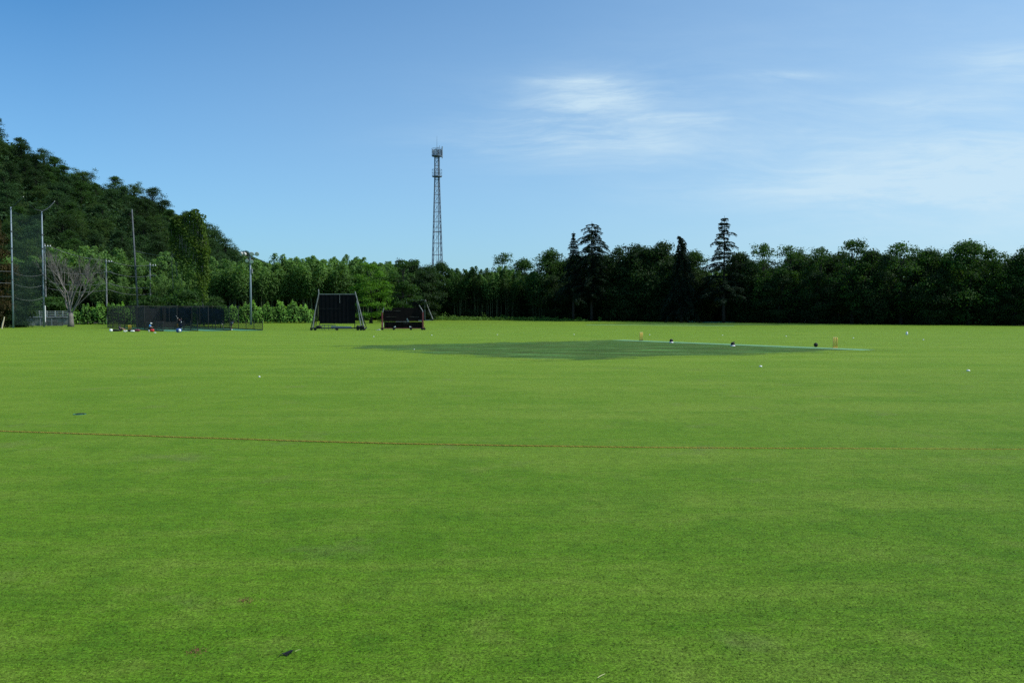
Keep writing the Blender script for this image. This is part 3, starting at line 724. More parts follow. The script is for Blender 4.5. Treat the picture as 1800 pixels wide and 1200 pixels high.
# creeper on the net by pole 4
def vine():
    Y = 157; c = base(335, Y); o = empty('climbing_vine', c, 'creeper curtain hanging over the tall net beside the dark pole', 'vine')
    top = [(298, 402), (303, 388), (312, 380), (325, 377), (337, 372), (344, 368), (350, 370), (355, 384), (358, 400), (362, 425), (368, 440)]
    bot = [(298, 412), (303, 432), (308, 455), (314, 470), (322, 480), (332, 478), (342, 486), (350, 500), (356, 520), (362, 500), (368, 470)]
    rg = np.random.default_rng(9); n = 5600; px = rg.uniform(298, 368, n); t_ = np.interp(px, [p[0] for p in top], [p[1] for p in top]); b_ = np.interp(px, [p[0] for p in bot], [p[1] for p in bot])
    b_ = b_ + 16 * np.sin(px * .9) + 12 * np.sin(px * 2.7)
    v = rg.uniform(0, 1, n) ** 1.35; py = t_ + (b_ - t_) * v
    ns = 1500; px2 = rg.uniform(344, 362, ns); py2 = rg.uniform(376, 530, ns); px = np.concatenate([px, px2 + (py2 - 376) * .03]); py = np.concatenate([py, py2]); n += ns
    C = np.array([tuple(at(a, b, Y) - c) for a, b in zip(px, py)]); C[:, 1] += rg.normal(size=n) * .45 + .5 * np.sin(C[:, 0] * 1.3 + C[:, 2])
    nr = unit(rg.normal(size=(n, 3)) * .7 + np.array([.2, -.6, .5])); tt = np.clip(.25 + .012 * (px - 300) + rg.normal(size=n) * .25, 0, 1)
    link('foliage', fol_mesh('foliage', [(quads(C, nr, .36, .8, rg), tt)], M['vine']), o)
    st = MB(); r2 = random.Random(3)
    for i in range(26):
        x = r2.uniform(300, 366); y0 = np.interp(x, [p[0] for p in top], [p[1] for p in top]) + 4; y1 = y0 + r2.uniform(60, 120) if x > 350 or i % 3 else y0 + 80
        pts = [at(x + r2.uniform(-2, 2), y0 + (y1 - y0) * k / 6, Y + r2.uniform(-.2, .2)) - c for k in range(7)]; st.tube(pts, .035, 4)
    st.build('stem', M['bark_pale'], o)
vine()
# wires between the tall poles
def wire(name, a, b, sag, label, group=None, r=.03, mat='pole_dark'):
    c = Vector(a); m = MB(); m.tube([Vector(a).lerp(Vector(b), u) - c - Vector((0, 0, sag * 4 * u * (1 - u))) for u in np.linspace(0, 1, 17)], r, 4)
    o = m.build(name, M[mat], None, c); return tag(o, label, 'wire', group)
wire('stay_wire', at(237, 441, 157), at(354, 452, 158), .5, 'dark stay wire sagging from the leaning pole to the creeper-covered pole', r=.035)
# utility poles behind
def upole(px, Y, ty, label):
    c = base(px, Y); h = top_h(px, ty, Y); o = empty('utility_pole', c, label, 'pole', 'utility poles at the foot of the hill')
    MB().tube([(0, 0, -.1), (0, 0, h)], [.19, .12], 8).build('shaft', M['frame_grey'], o)
    for k, dz in enumerate((.7, 2.9)):
        MB().box((.5, -.15, h - dz), (1.9, .1, .1)).build('crossarm', M['frame_grey'], o)
    for dx in (.0, .6, 1.2): MB().tube([(dx + .15, -.15, h - .62), (dx + .15, -.15, h - .35)], [.09, .05], 8).build('insulator', M['white'], o)
    return c, h
u1 = upole(81, 183, 428, 'utility pole seen just right of the pale net pole'); u2 = upole(188, 186, 455, 'utility pole behind the nets, left of the leaning net pole'); u3 = upole(265, 188, 462, 'utility pole behind the nets, right of the leaning net pole')
def top_of(u, dz): return u[0] + Vector((.6, -.15, u[1] - dz))
wl = ('pale power line strung between the poles at the hill foot',)
for dz in (.4, 2.9, 5.5, 7.0):
    for a, b in ((u1, u2), (u2, u3)):
        aa, bb = top_of(a, dz + (3.0 if a is u1 and dz > 1 else 0)), top_of(b, dz); wire('power_line', aa, bb, .7, wl[0], 'power lines at the foot of the hill', .028, 'frame_grey')
# floodlight pole
def flood():
    Y = 166; c = base(441, Y); h = top_h(441, 443, Y); o = empty('floodlight_pole', c, 'grey sports floodlight pole with round lamps beside the hedge', 'floodlight')
    MB().tube([(0, 0, -.1), (0, 0, h * .55), (0, 0, h)], [.24, .19, .12], 10).build('shaft', M['pole_grey'], o, smooth_=True)
    s = Y / F
    MB().box((0, 0, h - .55), (3.3, .12, .12)).build('crossarm', M['pole_dark'], o); MB().box((0, 0, h - 1.75), (1.2, .1, .1)).build('crossarm', M['pole_dark'], o)
    for dx in (-.85, .85): MB().tube([(dx * .5, .05, h - 2.4), (dx * .5, .05, h - .6)], .05, 5).build('bracket', M['pole_dark'], o)
    MB().box((.28, 0, h - 3.9), (.34, .3, .9)).build('control_box', M['frame_grey'], o, bevel=.03)
    for dx, dz, big in ((-1.65, .35, 1), (-1.0, .4, 1), (.35, .35, 1), (1.4, .35, 1), (-.65, 1.7, .9), (.25, 1.85, 1)):
        m = MB(); a = Vector((dx, -.1, h - dz)); d = Vector((.25 if dx > -.9 else -.7, -.85, -.35)).normalized(); k = .42 * big
        m.tube([a + d * t for t in (-.25, -.2, 0, .22, .25)], [k * .3, k * .5, k * .85, k, k * 1.02], 14); lo = m.build('lamp_housing', M['offwhite'] if dx < -.9 else M['frame_grey'], o, smooth_=True)
        MB().tube([a + d * .252, a + d * .27], k * .9, 14).build('lamp_glass', M['glass'], lo)
flood()

# ------------------------------------------------------------------ railing, wall, stake, signs (left)
def rail():
    Y = 164; c = base(80, Y); s = Y / F; X = lambda px: (px - 80) * s; Z = lambda py: at(80, py, Y).z - c.z
    w = empty('concrete_wall', c, 'stained grey concrete wall under the white railing', 'wall')
    MB().box((X(70), .3, (Z(558.5)) / 2 - .2), (X(120) - X(20), .5, Z(558.5) + .4)).build('wall_face', M['concrete'], w)
    MB().box((X(70), .25, Z(558) + .02), (X(120) - X(20) + .1, .7, .14)).build('coping', M['concrete'], w)
    o = empty('railing', (c.x, c.y, c.z + Z(557)), 'white four-bar railing on top of the concrete wall', 'railing')
    zz = lambda py: Z(py) - Z(557)
    for py in (547.2, 550.4, 553.6, 556.6): MB().box(((X(40) + X(124)) / 2, .2, zz(py)), (X(124) - X(40), .07, .11)).build('rail', M['offwhite'], o)
    for px in (40, 53, 67.5, 81, 95.5, 109, 123): MB().box((X(px), .28, (zz(546.5)) / 2), (.13, .1, zz(546.5) + .1)).build('post', M['offwhite'], o)
    p = MB(); b = base(79.5, 160); p.tube([(0, 0, 0), (0, 0, top_h(79.5, 537, 160))], .09, 8); tag(p.build('white_post', M['white'], None, b), 'short white post between the net pole and the railing', 'post')
rail()
b = base(4, 134); m = MB(); m.tube([(-.15, 0, -.1), (.05, 0, .9), (.2, 0, 1.35), (.32, 0, 1.95)], [.11, .12, .09, .08], 7); tag(m.build('leaning_stake', M['willow'], None, b), 'pale leaning wooden stake at the far left edge', 'stake')
def sheet_fence():
    Y = 158; c = base(40, Y); o = empty('panel_fence', c, 'low weathered grey panel fence below the dark shrub', 'fence'); s = Y / F
    for i, px in enumerate((-8, 26, 36, 46, 56, 66, 76, 86, 96, 106)):
        x = (px - 40) * s; h = 1.0 + .25 * math.sin(px * .4); MB().box((x, .02 * (i % 2), h / 2), (1.0, .05, h)).build('panel', M['concrete'], o)
    for px in (31, 51, 71, 91): MB().tube([((px - 40) * s, -.08, 0), ((px - 40) * s, -.08, 1.4)], .04, 6).build('post', M['steel'], o)
sheet_fence()
p = base(19, 150); o = empty('notice_board', p, 'small pale notice board in the shade of the left shrub', 'sign')
MB().box((0, 0, .85), (.75, .05, .8)).build('panel', M['offwhite'], o)
for dx in (-.3, .3): MB().tube([(dx, .06, 0), (dx, .06, 1.3)], .03, 6).build('leg', M['steel'], o)

# ------------------------------------------------------------------ batting cage
U = Vector((.6, -.8, 0)); Vv = Vector((.8, .6, 0))
def uv2(u, v): q = U * u + Vv * v; return Vector((q.x, q.y, gz(q.y)))
M['mat'] = simple('teal_artificial_turf', (.045, .17, .095), .9, .3, .8)
M['pitch'] = simple('pale_green_artificial_turf', (.12, .27, .13), .9, .2, 1.2)
def cage():
    u0, u1, va, vb = -159.5, -121, 29.4, 43.6; um = -132.0
    c = uv2(-145, 36); o = empty('batting_cage', c, 'long black-netted batting cage on dark posts in front of the hedge', 'batting cage')
    H = 3.7; L = lambda u, v, z: uv2(u, v) - c + Vector((0, 0, z))
    def run(v, ua, ub, h0, h1, mat, name='net_panel', n=10, zb=0.03):
        g = []
        for i in range(4):
            row = []
            for j in range(n + 1):
                t = j / n; u = ua + (ub - ua) * t; h = h0 + (h1 - h0) * t - .22 * abs(math.sin(t * math.pi * 3)); row.append(L(u, v + .12 * math.sin(j * 1.3 + i), zb + (h - zb) * i / 3))
            g.append(row)
        return net_sheet(name, g, mat, o)
    def cross(u, v0, v1, h, mat, name='net_panel', zb=0.03):
        g = [[L(u + .1 * math.sin(j), v0 + (v1 - v0) * j / 6, zb + (h - .2 * abs(math.sin(j * 1.05)) - zb) * i / 3) for j in range(7)] for i in range(4)]
        return net_sheet(name, g, mat, o)
    lanes = [va, va + 4.73, va + 9.46, vb]
    for k, v in enumerate(lanes):
        run(v, u0, um, H, H, M['net']); run(v, um, u1, 1.35, 1.3, M['net'])
        n = 7
        for i in range(n): u = u0 + (um - u0) * i / (n - 1); MB().tube([L(u, v, -.05), L(u, v, H + .05)], .055, 6).build('post', M['black_frame'], o)
        for i in range(1, 4): u = um + (u1 - um) * i / 3; MB().tube([L(u, v, -.05), L(u, v, 1.45)], .05, 6).build('post', M['black_frame'], o)
        MB().tube([L(u0, v, .06), L(u1, v, .06)], .07, 4).build('bottom_rail', M['black_frame'], o)
        MB().tube([L(u0, v, H), L(um, v, H)], .03, 4).build('top_cable', M['black_frame'], o)
    cross(u0, va, lanes[1], H, M['net'], 'back_net'); cross(u0, lanes[1], vb, H, M['net_dense'], 'back_net'); cross(um + .2, va, va + 4.73, 1.4, M['net'])
    for u in (u0, u0 + 9, u0 + 18): MB().tube([L(u, va, H), L(u, vb, H)], .03, 4).build('top_cable', M['black_frame'], o)
    # dark sight sheets hung along the lanes
    run(lanes[1], u0 + .5, -141, H - .05, H - .05, M['net_dense'], 'shade_sheet', zb=.9); run(lanes[2], u0 + 1.5, -141.5, H - .1, H - .1, M['net_dense'], 'shade_sheet', zb=.9)
    run(lanes[3] - .1, -153, -139, H - .1, H - .3, M['net_dense'], 'shade_sheet', zb=.8)
    cross(-141.2, lanes[0] + .2, lanes[1] - .2, H - .2, M['net'], 'lane_curtain', zb=1.0)
    # artificial turf lanes
    for k in range(3):
        v0, v1 = lanes[k] + .7, lanes[k + 1] - .7; ua, ub = (-157, -120.5 + 1.0 * k); me = bpy.data.meshes.new('artificial_turf_lane'); n = 14; V = []; Fc = []
        for i in range(n + 1):
            for v in (v0, v1): q = uv2(ua + (ub - ua) * i / n, v); V.append((q.x, q.y, q.z + .02))
            if i: a = 2 * i; Fc.append((a - 2, a - 1, a + 1, a))
        me.from_pydata(V, [], Fc); me.materials.append(M['mat']); me.update(); tag(link('artificial_turf_lane', me), kind='structure')
cage()

# ------------------------------------------------------------------ sight screens and scoreboard
def sight_screen():
    Y = 121.5; c = base(593, Y); s = Y / F; o = empty('sight_screen', c, 'large black wheeled sight screen of vertical boards, the nearer and taller one', 'sight screen')
    X = lambda px: (px - 593) * s; Z = lambda py: at(593, py, Y).z - c.z
    pan = MB(); n = 26; x0, x1 = X(561.5), X(624.5)
    for i in range(n):
        w = (x1 - x0) / n; pan.box((x0 + (i + .5) * w, .03 * math.sin(i * 2.1), (Z(518) + Z(568.5)) / 2), (w * .90, .04, Z(518) - Z(568.5)))
    pan.box(((x0 + x1) / 2, .09, (Z(518) + Z(568.5)) / 2), (x1 - x0 - .05, .05, Z(518) - Z(568.5) - .04)); pan.build('screen_panel', M['black'], o)
    MB().box(((x0 + x1) / 2, .0, Z(517)), (x1 - x0, .10, .10)).build('top_rail', M['frame_grey'], o)
    MB().box((X(579), -.06, Z(542.3)), (X(600) - X(560), .02, .035)).build('seam_batten', M['black_frame'], o)
    MB().box((X(597.5), -.06, Z(525)), (.04, .02, 1.3)).build('seam_batten', M['frame_grey'], o)
    for pts, mt in (([(560.5, 508.5), (561, 516), (554, 548), (550.5, 577)], 'frame_grey'), ([(554, 548), (547.2, 577)], 'black_frame'), ([(624.5, 512.5), (633, 545), (641, 577)], 'frame_grey'), ([(627.5, 528), (631, 550), (635, 574)], 'frame_grey')):
        MB().tube([(X(a), -.3 if i == len(pts) - 1 else -.12, Z(b_)) for i, (a, b_) in enumerate(pts)], .075, 6).build('strut', M[mt], o)
        MB().tube([(X(pts[1 if len(pts) > 2 else 0][0]), .12, Z(pts[1 if len(pts) > 2 else 0][1])), (X(pts[-1][0]), 1.5, .35)], .06, 6).build('strut', M['black_frame'], o)
    MB().box((X(593.5), -.3, Z(576.8)), (X(641.5) - X(546), .16, .16)).build('base_beam', M['black_frame'], o); MB().box((X(593.5), 1.5, Z(576.8)), (X(641.5) - X(546), .16, .16)).build('base_beam', M['black_frame'], o)
    for px in (546.5, 641): MB().box((X(px), .6, Z(576.8)), (.16, 1.7, .14)).build('base_beam', M['black_frame'], o)
    for px in (562, 623.5): MB().tube([(X(px), 0, Z(577)), (X(px), 0, Z(568))], .06, 5).build('strut', M['black_frame'], o)
    MB().box((X(600), -.1, Z(574.6)), (X(618) - X(582), .06, .22), Matrix.Rotation(.02, 3, 'Y')).build('lower_plate', M['plate'], o)
    fr = MB()
    for py in (570.8, 573, 576): fr.tube([(X(565), .25, Z(py)), (X(589), .25, Z(py))], .035, 4)
    for px in (565, 569.5, 576.5, 583, 588.5): fr.tube([(X(px), .25, Z(580)), (X(px), .25, Z(570.8))], .035, 4)
    fr.build('bottom_frame', M['frame_grey'], o)
    for px, yy in ((548, -.3), (554.5, -.3), (593, -.3), (629.5, -.3), (635, -.3), (639.5, -.3), (550, 1.5), (637, 1.5)):
        w = MB(); w.tube([(X(px), yy - .09, .2), (X(px), yy + .09, .2)], .2, 14); w.build('wheel', M['rubber'], o)
    sand = MB()
    for px, k in ((561.5, .42), (630.5, .33), (637.5, .36)):
        b2 = MB(); b2.ball((X(px), -.35, Z(574)), (k, .25, .2), warp=lambda q, d: q * (1 + .12 * math.sin(d.x * 5 + d.z * 4))); b2.build('ballast_bag', M['darkcloth'], o, smooth_=True)
sight_screen()
def far_screen():
    Y = 204; c = base(731, Y); s = Y / F; o = empty('sight_screen', c, 'small distant black sight screen behind the scoreboard', 'sight screen')
    X = lambda px: (px - 731) * s; Z = lambda py: at(731, py, Y).z - c.z
    MB().box((X(715), 0, Z(544)), (.16, .16, Z(523) - Z(564))).build('strut', M['frame_grey'], o)
    MB().box((X(747), 0, Z(545)), (.14, .14, Z(527) - Z(564))).build('strut', M['frame_grey'], o)
    MB().tube([(X(747.5), -.2, Z(526.5)), (X(752), -.2, Z(539)), (X(761), -.4, Z(561))], .11, 6).build('strut', M['frame_grey'], o)
    MB().tube([(X(747.5), .2, Z(526.5)), (X(757), 1.6, Z(562))], .09, 6).build('strut', M['black_frame'], o)
    MB().box((X(731), 0, Z(527.5)), (X(748) - X(714.5), .14, .14)).build('top_rail', M['frame_grey'], o)
    pan = MB(); n = 16; x0, x1 = X(716.5), X(746)
    for i in range(n): w = (x1 - x0) / n; pan.box((x0 + (i + .5) * w, .03 * math.sin(i * 2.1), (Z(530) + Z(560)) / 2), (w * .86, .04, Z(530) - Z(560)))
    pan.build('screen_panel', M['black'], o)
    MB().box((X(738), -.2, Z(562.6)), (X(762) - X(715), .15, .2)).build('base_beam', M['frame_grey'], o)
    for px in (718, 746, 760): w = MB(); w.tube([(X(px), -.35, .2), (X(px), -.15, .2)], .22, 12); w.build('wheel', M['rubber'], o)
far_screen()
def scoreboard():
    Y = 124; c = base(708, Y); s = Y / F; o = empty('scoreboard', c, 'black wheeled scoreboard with faded red posts and dim lettering', 'scoreboard')
    X = lambda px: (px - 708) * s; Z = lambda py: at(708, py, Y).z - c.z
    MB().box((X(708.5), 0, (Z(544.5) + Z(564.8)) / 2), (X(743) - X(674), .12, Z(544.5) - Z(564.8))).build('board', M['board'], o)
    MB().box((X(712), .02, Z(543) + .0), (X(734) - X(689), .10, .38)).build('header_board', M['board'], o)
    low = MB(); n = 20
    for i in range(n): w = (X(742) - X(675)) / n; low.box((X(675) + (i + .5) * w, -.02 + .02 * math.sin(i * 2.3), (Z(565.6) + Z(576.5)) / 2), (w * .88, .05, Z(565.6) - Z(576.5)))
    low.box((X(708.5), .05, (Z(565.6) + Z(576.5)) / 2), (X(742) - X(675), .05, .9)); low.build('lower_boards', M['board'], o)
    # dim unreadable lettering rows as small raised strokes
    rg = random.Random(2)
    for y0, xa, xb in ((546.3, 677.5, 684), (546.3, 686, 689.5), (546.3, 693, 704.5), (556.8, 679, 686.5), (556.8, 688.5, 696), (556.8, 720.5, 728), (556.8, 730, 736), (568.2, 709, 717.5)):
        m = MB(); x = xa
        while x < xb:
            m.box((X(x), -.075, Z(y0)), (.022, .02, .10)); 
            if rg.random() < .6: m.box((X(x) + .035, -.075, Z(y0) + rg.choice((-.04, 0, .04))), (.06, .02, .02))
            x += 1.05
        m.build('lettering_row', M['mark'], o)
    for px in (672, 743.3):
        rp = MB(); rp.box((X(px), -.15, (Z(548.5) + Z(577)) / 2), (.2, .16, Z(548.5) - Z(577))); rp.build('post', M['red_post'], o, bevel=.02)
    MB().tube([(X(673), -.15, Z(549)), (X(673.5), -.15, Z(546)), (X(675), -.1, Z(541))], .06, 6).build('bent_arm', M['frame_grey'], o)
    MB().tube([(X(743.5), -.15, Z(549)), (X(743), -.15, Z(546)), (X(737), -.15, Z(536.5))], .06, 6).build('bent_arm', M['frame_grey'], o)
    for px in (671.0, 674): MB().box((X(px), -.28, Z(570.5)), (.06, .05, .7)).build('warning_strip', M['offwhite'] if px > 672 else M['orange'], o)
    MB().box((X(745.3), -.2, Z(571)), (.06, .08, .9)).build('warning_strip', M['orange'], o)
    MB().box((X(708), .0, Z(576.8)), (X(746) - X(668), .3, .14)).build('base_beam', M['red_post'], o)
    for px, f in ((694, 1), (721.5, -1)): MB().poly([(X(px) - .18 * f, -.2, Z(575)), (X(px) + .16 * f, -.2, Z(575)), (X(px) + .12 * f, -.2, Z(572.6))], (0, .06, 0)).build('corner_bracket', M['white'], o)
    MB().box((X(706.5), -.16, Z(565.2)), (X(717) - X(696), .16, .06)).build('ledge', M['frame_grey'], o)
    MB().box((X(738.5), -.2, Z(563.5)), (.5, .06, .14)).build('tray', M['frame_grey'], o)
    for px in (672.3, 692.5, 722.5, 742, 746):
        w = MB(); w.tube([(X(px), -.22, .18), (X(px), -.06, .18)], .18, 14); w.build('wheel', M['rubber'], o)
        MB().tube([(X(px), -.14, .3), (X(px), -.14, .5)], .04, 6).build('castor_stem', M['black_frame'], o)
    for px, py, k in ((717.3, 563.8, .17), (715.8, 560.5, .12)):
        m = MB(); m.poly([(X(px) - k, -.1, Z(py) - k), (X(px) + k, -.1, Z(py) - k), (X(px) + k * .7, -.1, Z(py) + k * .5), (X(px) - k * .3, -.1, Z(py) + k)], (0, .03, 0)); m.build('paper_sheet', M['plate'], o)
scoreboard()
b = base(664.5, 123); m = MB(); m.poly([(-.45, 0, 0), (.35, 0, 0), (.1, 0, .18)], (0, .3, 0)); tag(m.build('wheel_chock', M['offwhite'], None, b), 'pale wedge lying left of the scoreboard wheels', 'wedge')

# ------------------------------------------------------------------ the square, pitch, stumps
def patch(name, outline, mat, dz, feather, nsub=40, label=None):
    """outline = 4 ground corners; writes 'edge' = normalised distance to the border"""
    A, B, C_, D = outline; V = []; Fc = []; E = []
    for i in range(nsub + 1):
        for j in range(nsub + 1):
            u, v = i / nsub, j / nsub; q = (A.lerp(B, u)).lerp(D.lerp(C_, u), v); V.append((q.x, q.y, gz(q.y) + dz))
            d = min(u * (B - A).length, (1 - u) * (B - A).length, v * (D - A).length, (1 - v) * (D - A).length); E.append(min(1, d / feather))
            if i and j: a = i * (nsub + 1) + j; Fc.append((a - nsub - 2, a - nsub - 1, a, a - 1))
    me = bpy.data.meshes.new(name); me.from_pydata(V, [], Fc); at_ = me.attributes.new('edge', 'FLOAT', 'POINT'); at_.data.foreach_set('value', E); me.materials.append(mat); me.update()
    return tag(link(name, me), label, kind='structure')
def grow4(q, k):
    c = sum(q, Vector()) / 4; return [c + (p - c) * k for p in q]
SQ = [gp(596, 608.5), gp(1080, 597.5), gp(1545, 615.5), gp(960, 632.5)]
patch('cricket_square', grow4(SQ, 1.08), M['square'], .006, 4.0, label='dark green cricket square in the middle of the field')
FSQ = [gp(1000, 568.2), gp(1200, 566.8), gp(1560, 571.2), gp(1240, 572.2)]
patch('far_dark_patch', FSQ, M['square'], .006, 6.0, label='darker patch of the field near the far tree line')  # darker patch around the far pitch strip
def strip(name, a, b, w, mat, dz, n=16, edge_jit=.05):
    d = (b - a); nrm = Vector((-d.y, d.x, 0)).normalized() * w / 2; V = []; Fc = []; rg = random.Random(1)
    for i in range(n + 1):
        q = a.lerp(b, i / n)
        for s_ in (-1, 1): r_ = q + nrm * s_ * (1 + rg.uniform(-edge_jit, edge_jit)); V.append((r_.x, r_.y, gz(r_.y) + dz))
        if i: k = 2 * i; Fc.append((k - 2, k - 1, k + 1, k))
    me = bpy.data.meshes.new(name); me.from_pydata(V, [], Fc); me.materials.append(mat); me.update(); return tag(link(name, me), kind='structure')
PA, PB = gp(1085, 597.6), gp(1527, 615.2)
tag(strip('artificial_pitch', PA, PB, 1.7, M['pitch'], .014), 'pale green artificial pitch strip along the far side of the dark square')
tag(strip('far_pitch', gp(1030, 570.8), gp(1290, 572.9), 1.8, M['pitch'], .014), 'faint pale pitch strip near the far trees')
PD = (PB - PA).normalized(); PN = Vector((-PD.y, PD.x, 0))
def stumps(p, label, mat, h=.72, wd=.23, group='sets of cricket stumps', ang=None, basem=None):
    o = empty('cricket_stumps', p, label, 'stumps', group); n = PN if ang is None else Vector((math.cos(ang), math.sin(ang), 0))
    for k in (-1, 0, 1):
        q = n * k * wd / 2; MB().tube([(q.x, q.y, 0), (q.x, q.y, h - .03), (q.x, q.y, h)], [.042, .042, .03], 10).build('stump', mat, o, smooth_=True)
    for k in (-.5, .5):
        q = n * k * wd / 2; d = n * .055; MB().tube([(q.x - d.x, q.y - d.y, h + .008), (q.x, q.y, h + .01), (q.x + d.x, q.y + d.y, h + .008)], [.008, .013, .008], 8).build('bail', M['willow'], o)
    MB().box((0, 0, .02), (wd + .12, .12, .04), Matrix.Rotation(math.atan2(n.y, n.x), 3, 'Z')).build('base_plate', basem or M['black_frame'], o, bevel=.01)
    return o
q1, q2 = gp(1127, 599), gp(1468, 611.8)
for q in (q1, q2): q.z += .014
stumps(q1, 'wooden stumps at the far left end of the pale pitch', M['stump'], .78, .27, ang=R(25)); stumps(q2, 'wooden stumps at the near right end of the pale pitch', M['stump'], .78, .27, ang=R(5), basem=M['stump'])
def weight(px, py, label, tail=False, rim=True):
    p = gp(px, py); p.z += .014; o = empty('mat_weight', p, label, 'ground weight', 'black round weights along the pitch')
    MB().ball((0, 0, .17), (.155, .155, .165), 18, 12).build('body', M['rubber'], o, smooth_=True)
    if rim: MB().tube([(0, 0, 0), (0, 0, .05), (0, 0, .09)], [.20, .19, .13], 18).build('rim', M['white'], o, smooth_=True)
    if tail:
        MB().tube([(.02, 0, .2), (.10, 0, .33), (.13, 0, .38)], [.09, .04, .012], 8).build('strap', M['rubber'], o, smooth_=True)
        MB().tube([(.05, 0, .1), (.18, 0, .05), (.24, 0, .02)], [.07, .05, .02], 8).build('strap', M['rubber'], o, smooth_=True)
weight(1180, 602.6, 'black round weight with white rim nearest the far stumps'); weight(1288, 608.6, 'black round weight with a strap sticking up, middle of the three', True); weight(1434, 610.2, 'plain black round weight just left of the near stumps', rim=False)
# white markers in a ring
wlab = 'small white disc lying on the grass around the dark square'
for px, py in ((657, 592), (759, 589.5), (874, 588.5), (1009, 588.2), (1142, 588.6), (1270, 589.6), (1382, 591.3), (1500, 594.5), (1623, 597.5), (728, 614.3), (456, 662.5)):
    p = gp(px, py); big = px in (728, 456); q_ = .6 if big else 1; m = MB(); m.tube([(0, 0, 0), (0, 0, .045 * q_), (0, 0, .07 * q_)], [.07 * q_, .065 * q_, .035 * q_], 12)
    tag(m.build('white_disc', M['white'], None, p, smooth_=True), {728: 'white disc lying inside the left end of the dark square', 456: 'lone white disc on the open grass left of the square'}.get(px, wlab), 'marker', None if big else 'white discs ringing the square')
for px, py, lab in ((1337, 644.5, 'flat white marker on the grass in front of the right-hand stumps'), (1702, 652, 'flat white marker on the grass toward the right picture edge')):
    p = gp(px, py); m = MB(); m.tube([(0, 0, 0), (0, 0, .04), (0, 0, .06)], [.08, .07, .05], 12); tag(m.build('white_disc', M['white'], None, p, smooth_=True), lab, 'marker')
p = gp(1594, 588.6); o = empty('water_bottle', p, 'white upright bottle standing on the grass to the right', 'bottle')
MB().tube([(0, 0, 0), (0, 0, .02), (0, 0, .3), (0, 0, .36)], [.10, .12, .12, .05], 12).build('bottle_body', M['white'], o, smooth_=True); MB().tube([(0, 0, .36), (0, 0, .42)], .05, 10).build('cap', M['royal'], o)
for px, py, hh, lab in ((1415.5, 568, .75, 'short white leaning stake against the dark trees'), (1778.5, 571.5, .35, 'tiny white stake against the dark trees at far right')):
    p = gp(px, py); m = MB(); m.tube([(-.08, 0, 0), (.08, 0, hh)], [.05, .06], 8); tag(m.build('white_stake', M['white'], None, p), lab, 'stake')
# a low bush and pale tarpaulins at the far edge
p = base(1054, 196); m = make_broad(301, M['weed'], 1.6, 1.5, .05, 8, 120, .22, .9); stand('small_bush', m, 1054, 196, 556.5, 'small round bush at the foot of the dark wood under the cedar', 'bush')
for px, py, L_, lab in ((1215, 565.6, 1.0, 'small rumpled pale green sheet at the edge of the wood'), (1262, 566.3, 4.0, 'long folded pale green sheet at the edge of the wood')):
    p = gp(px, py + .8); m = MB(); m.ball((0, 0, .05), (L_, .5, .28 if L_ < 2 else .16), 24, 8, warp=lambda q, d: Vector((q.x, q.y, max(-.05, q.z * (1 + .35 * math.sin(d.x * 9)))))); tag(m.build('tarpaulin', M['mat'], None, p, smooth_=True), lab, 'tarpaulin')

# ------------------------------------------------------------------ boundary rope
def rope():
    pts = [gp(px, py) for px, py in ((-260, 747), (0, 758), (150, 763), (300, 768.5), (450, 773.2), (600, 777.6), (760, 781.4), (860, 783.3), (1030, 785.6), (1200, 787), (1400, 788), (1600, 788.7), (1800, 789.3), (2100, 789))]
    P = np.array([(p.x, p.y) for p in pts]); d = np.concatenate([[0], np.cumsum(np.linalg.norm(np.diff(P, axis=0), axis=1))]); L = d[-1]; n = int(L / .022); s = np.linspace(0, L, n)
    x = np.interp(s, d, P[:, 0]); y = np.interp(s, d, P[:, 1]); kk = np.ones(41) / 41; xp = np.pad(x, 20, mode='edge'); yp = np.pad(y, 20, mode='edge'); x = np.convolve(xp, kk, 'valid'); y = np.convolve(yp, kk, 'valid')
    y = y + .012 * np.sin(s * .9) + .006 * np.sin(s * 2.7); tx = np.gradient(x, s); ty = np.gradient(y, s); c = pts[1]; o = empty('boundary_rope', c, 'thin twisted orange-brown boundary rope lying across the grass', 'rope')
    for k in range(3):
        ph = s * 2 * np.pi / .16 + k * 2.094; off = .008 * np.cos(ph); z = .012 + .010 * np.sin(ph) + .004 - .004 - .014 * np.clip((x - 0) / 8, 0, 1); r = .0056
        cx = x - ty * off - c.x; cy = y + tx * off - c.y; m = 6; V = []
        for j in range(m):
            a = 2 * np.pi * j / m; V.append(np.stack([cx - ty * math.cos(a) * r, cy + tx * math.cos(a) * r, z + math.sin(a) * r], 1))
        V = np.stack(V, 1).reshape(-1, 3); idx = np.arange(n - 1)[:, None] * m; j = np.arange(m)[None, :]
        Fq = np.stack([idx + j, idx + (j + 1) % m, idx + m + (j + 1) % m, idx + m + j], -1).reshape(-1, 4)
        link('strand', np_mesh('strand', V, Fq, M['rope'] if k else M['rope_dark'], smooth_=True), o)
M['rope'] = simple('orange_rope', (.42, .30, .05), .9, .3, 30); M['rope_dark'] = simple('brown_rope', (.24, .16, .03), .9, .3, 30)
rope()

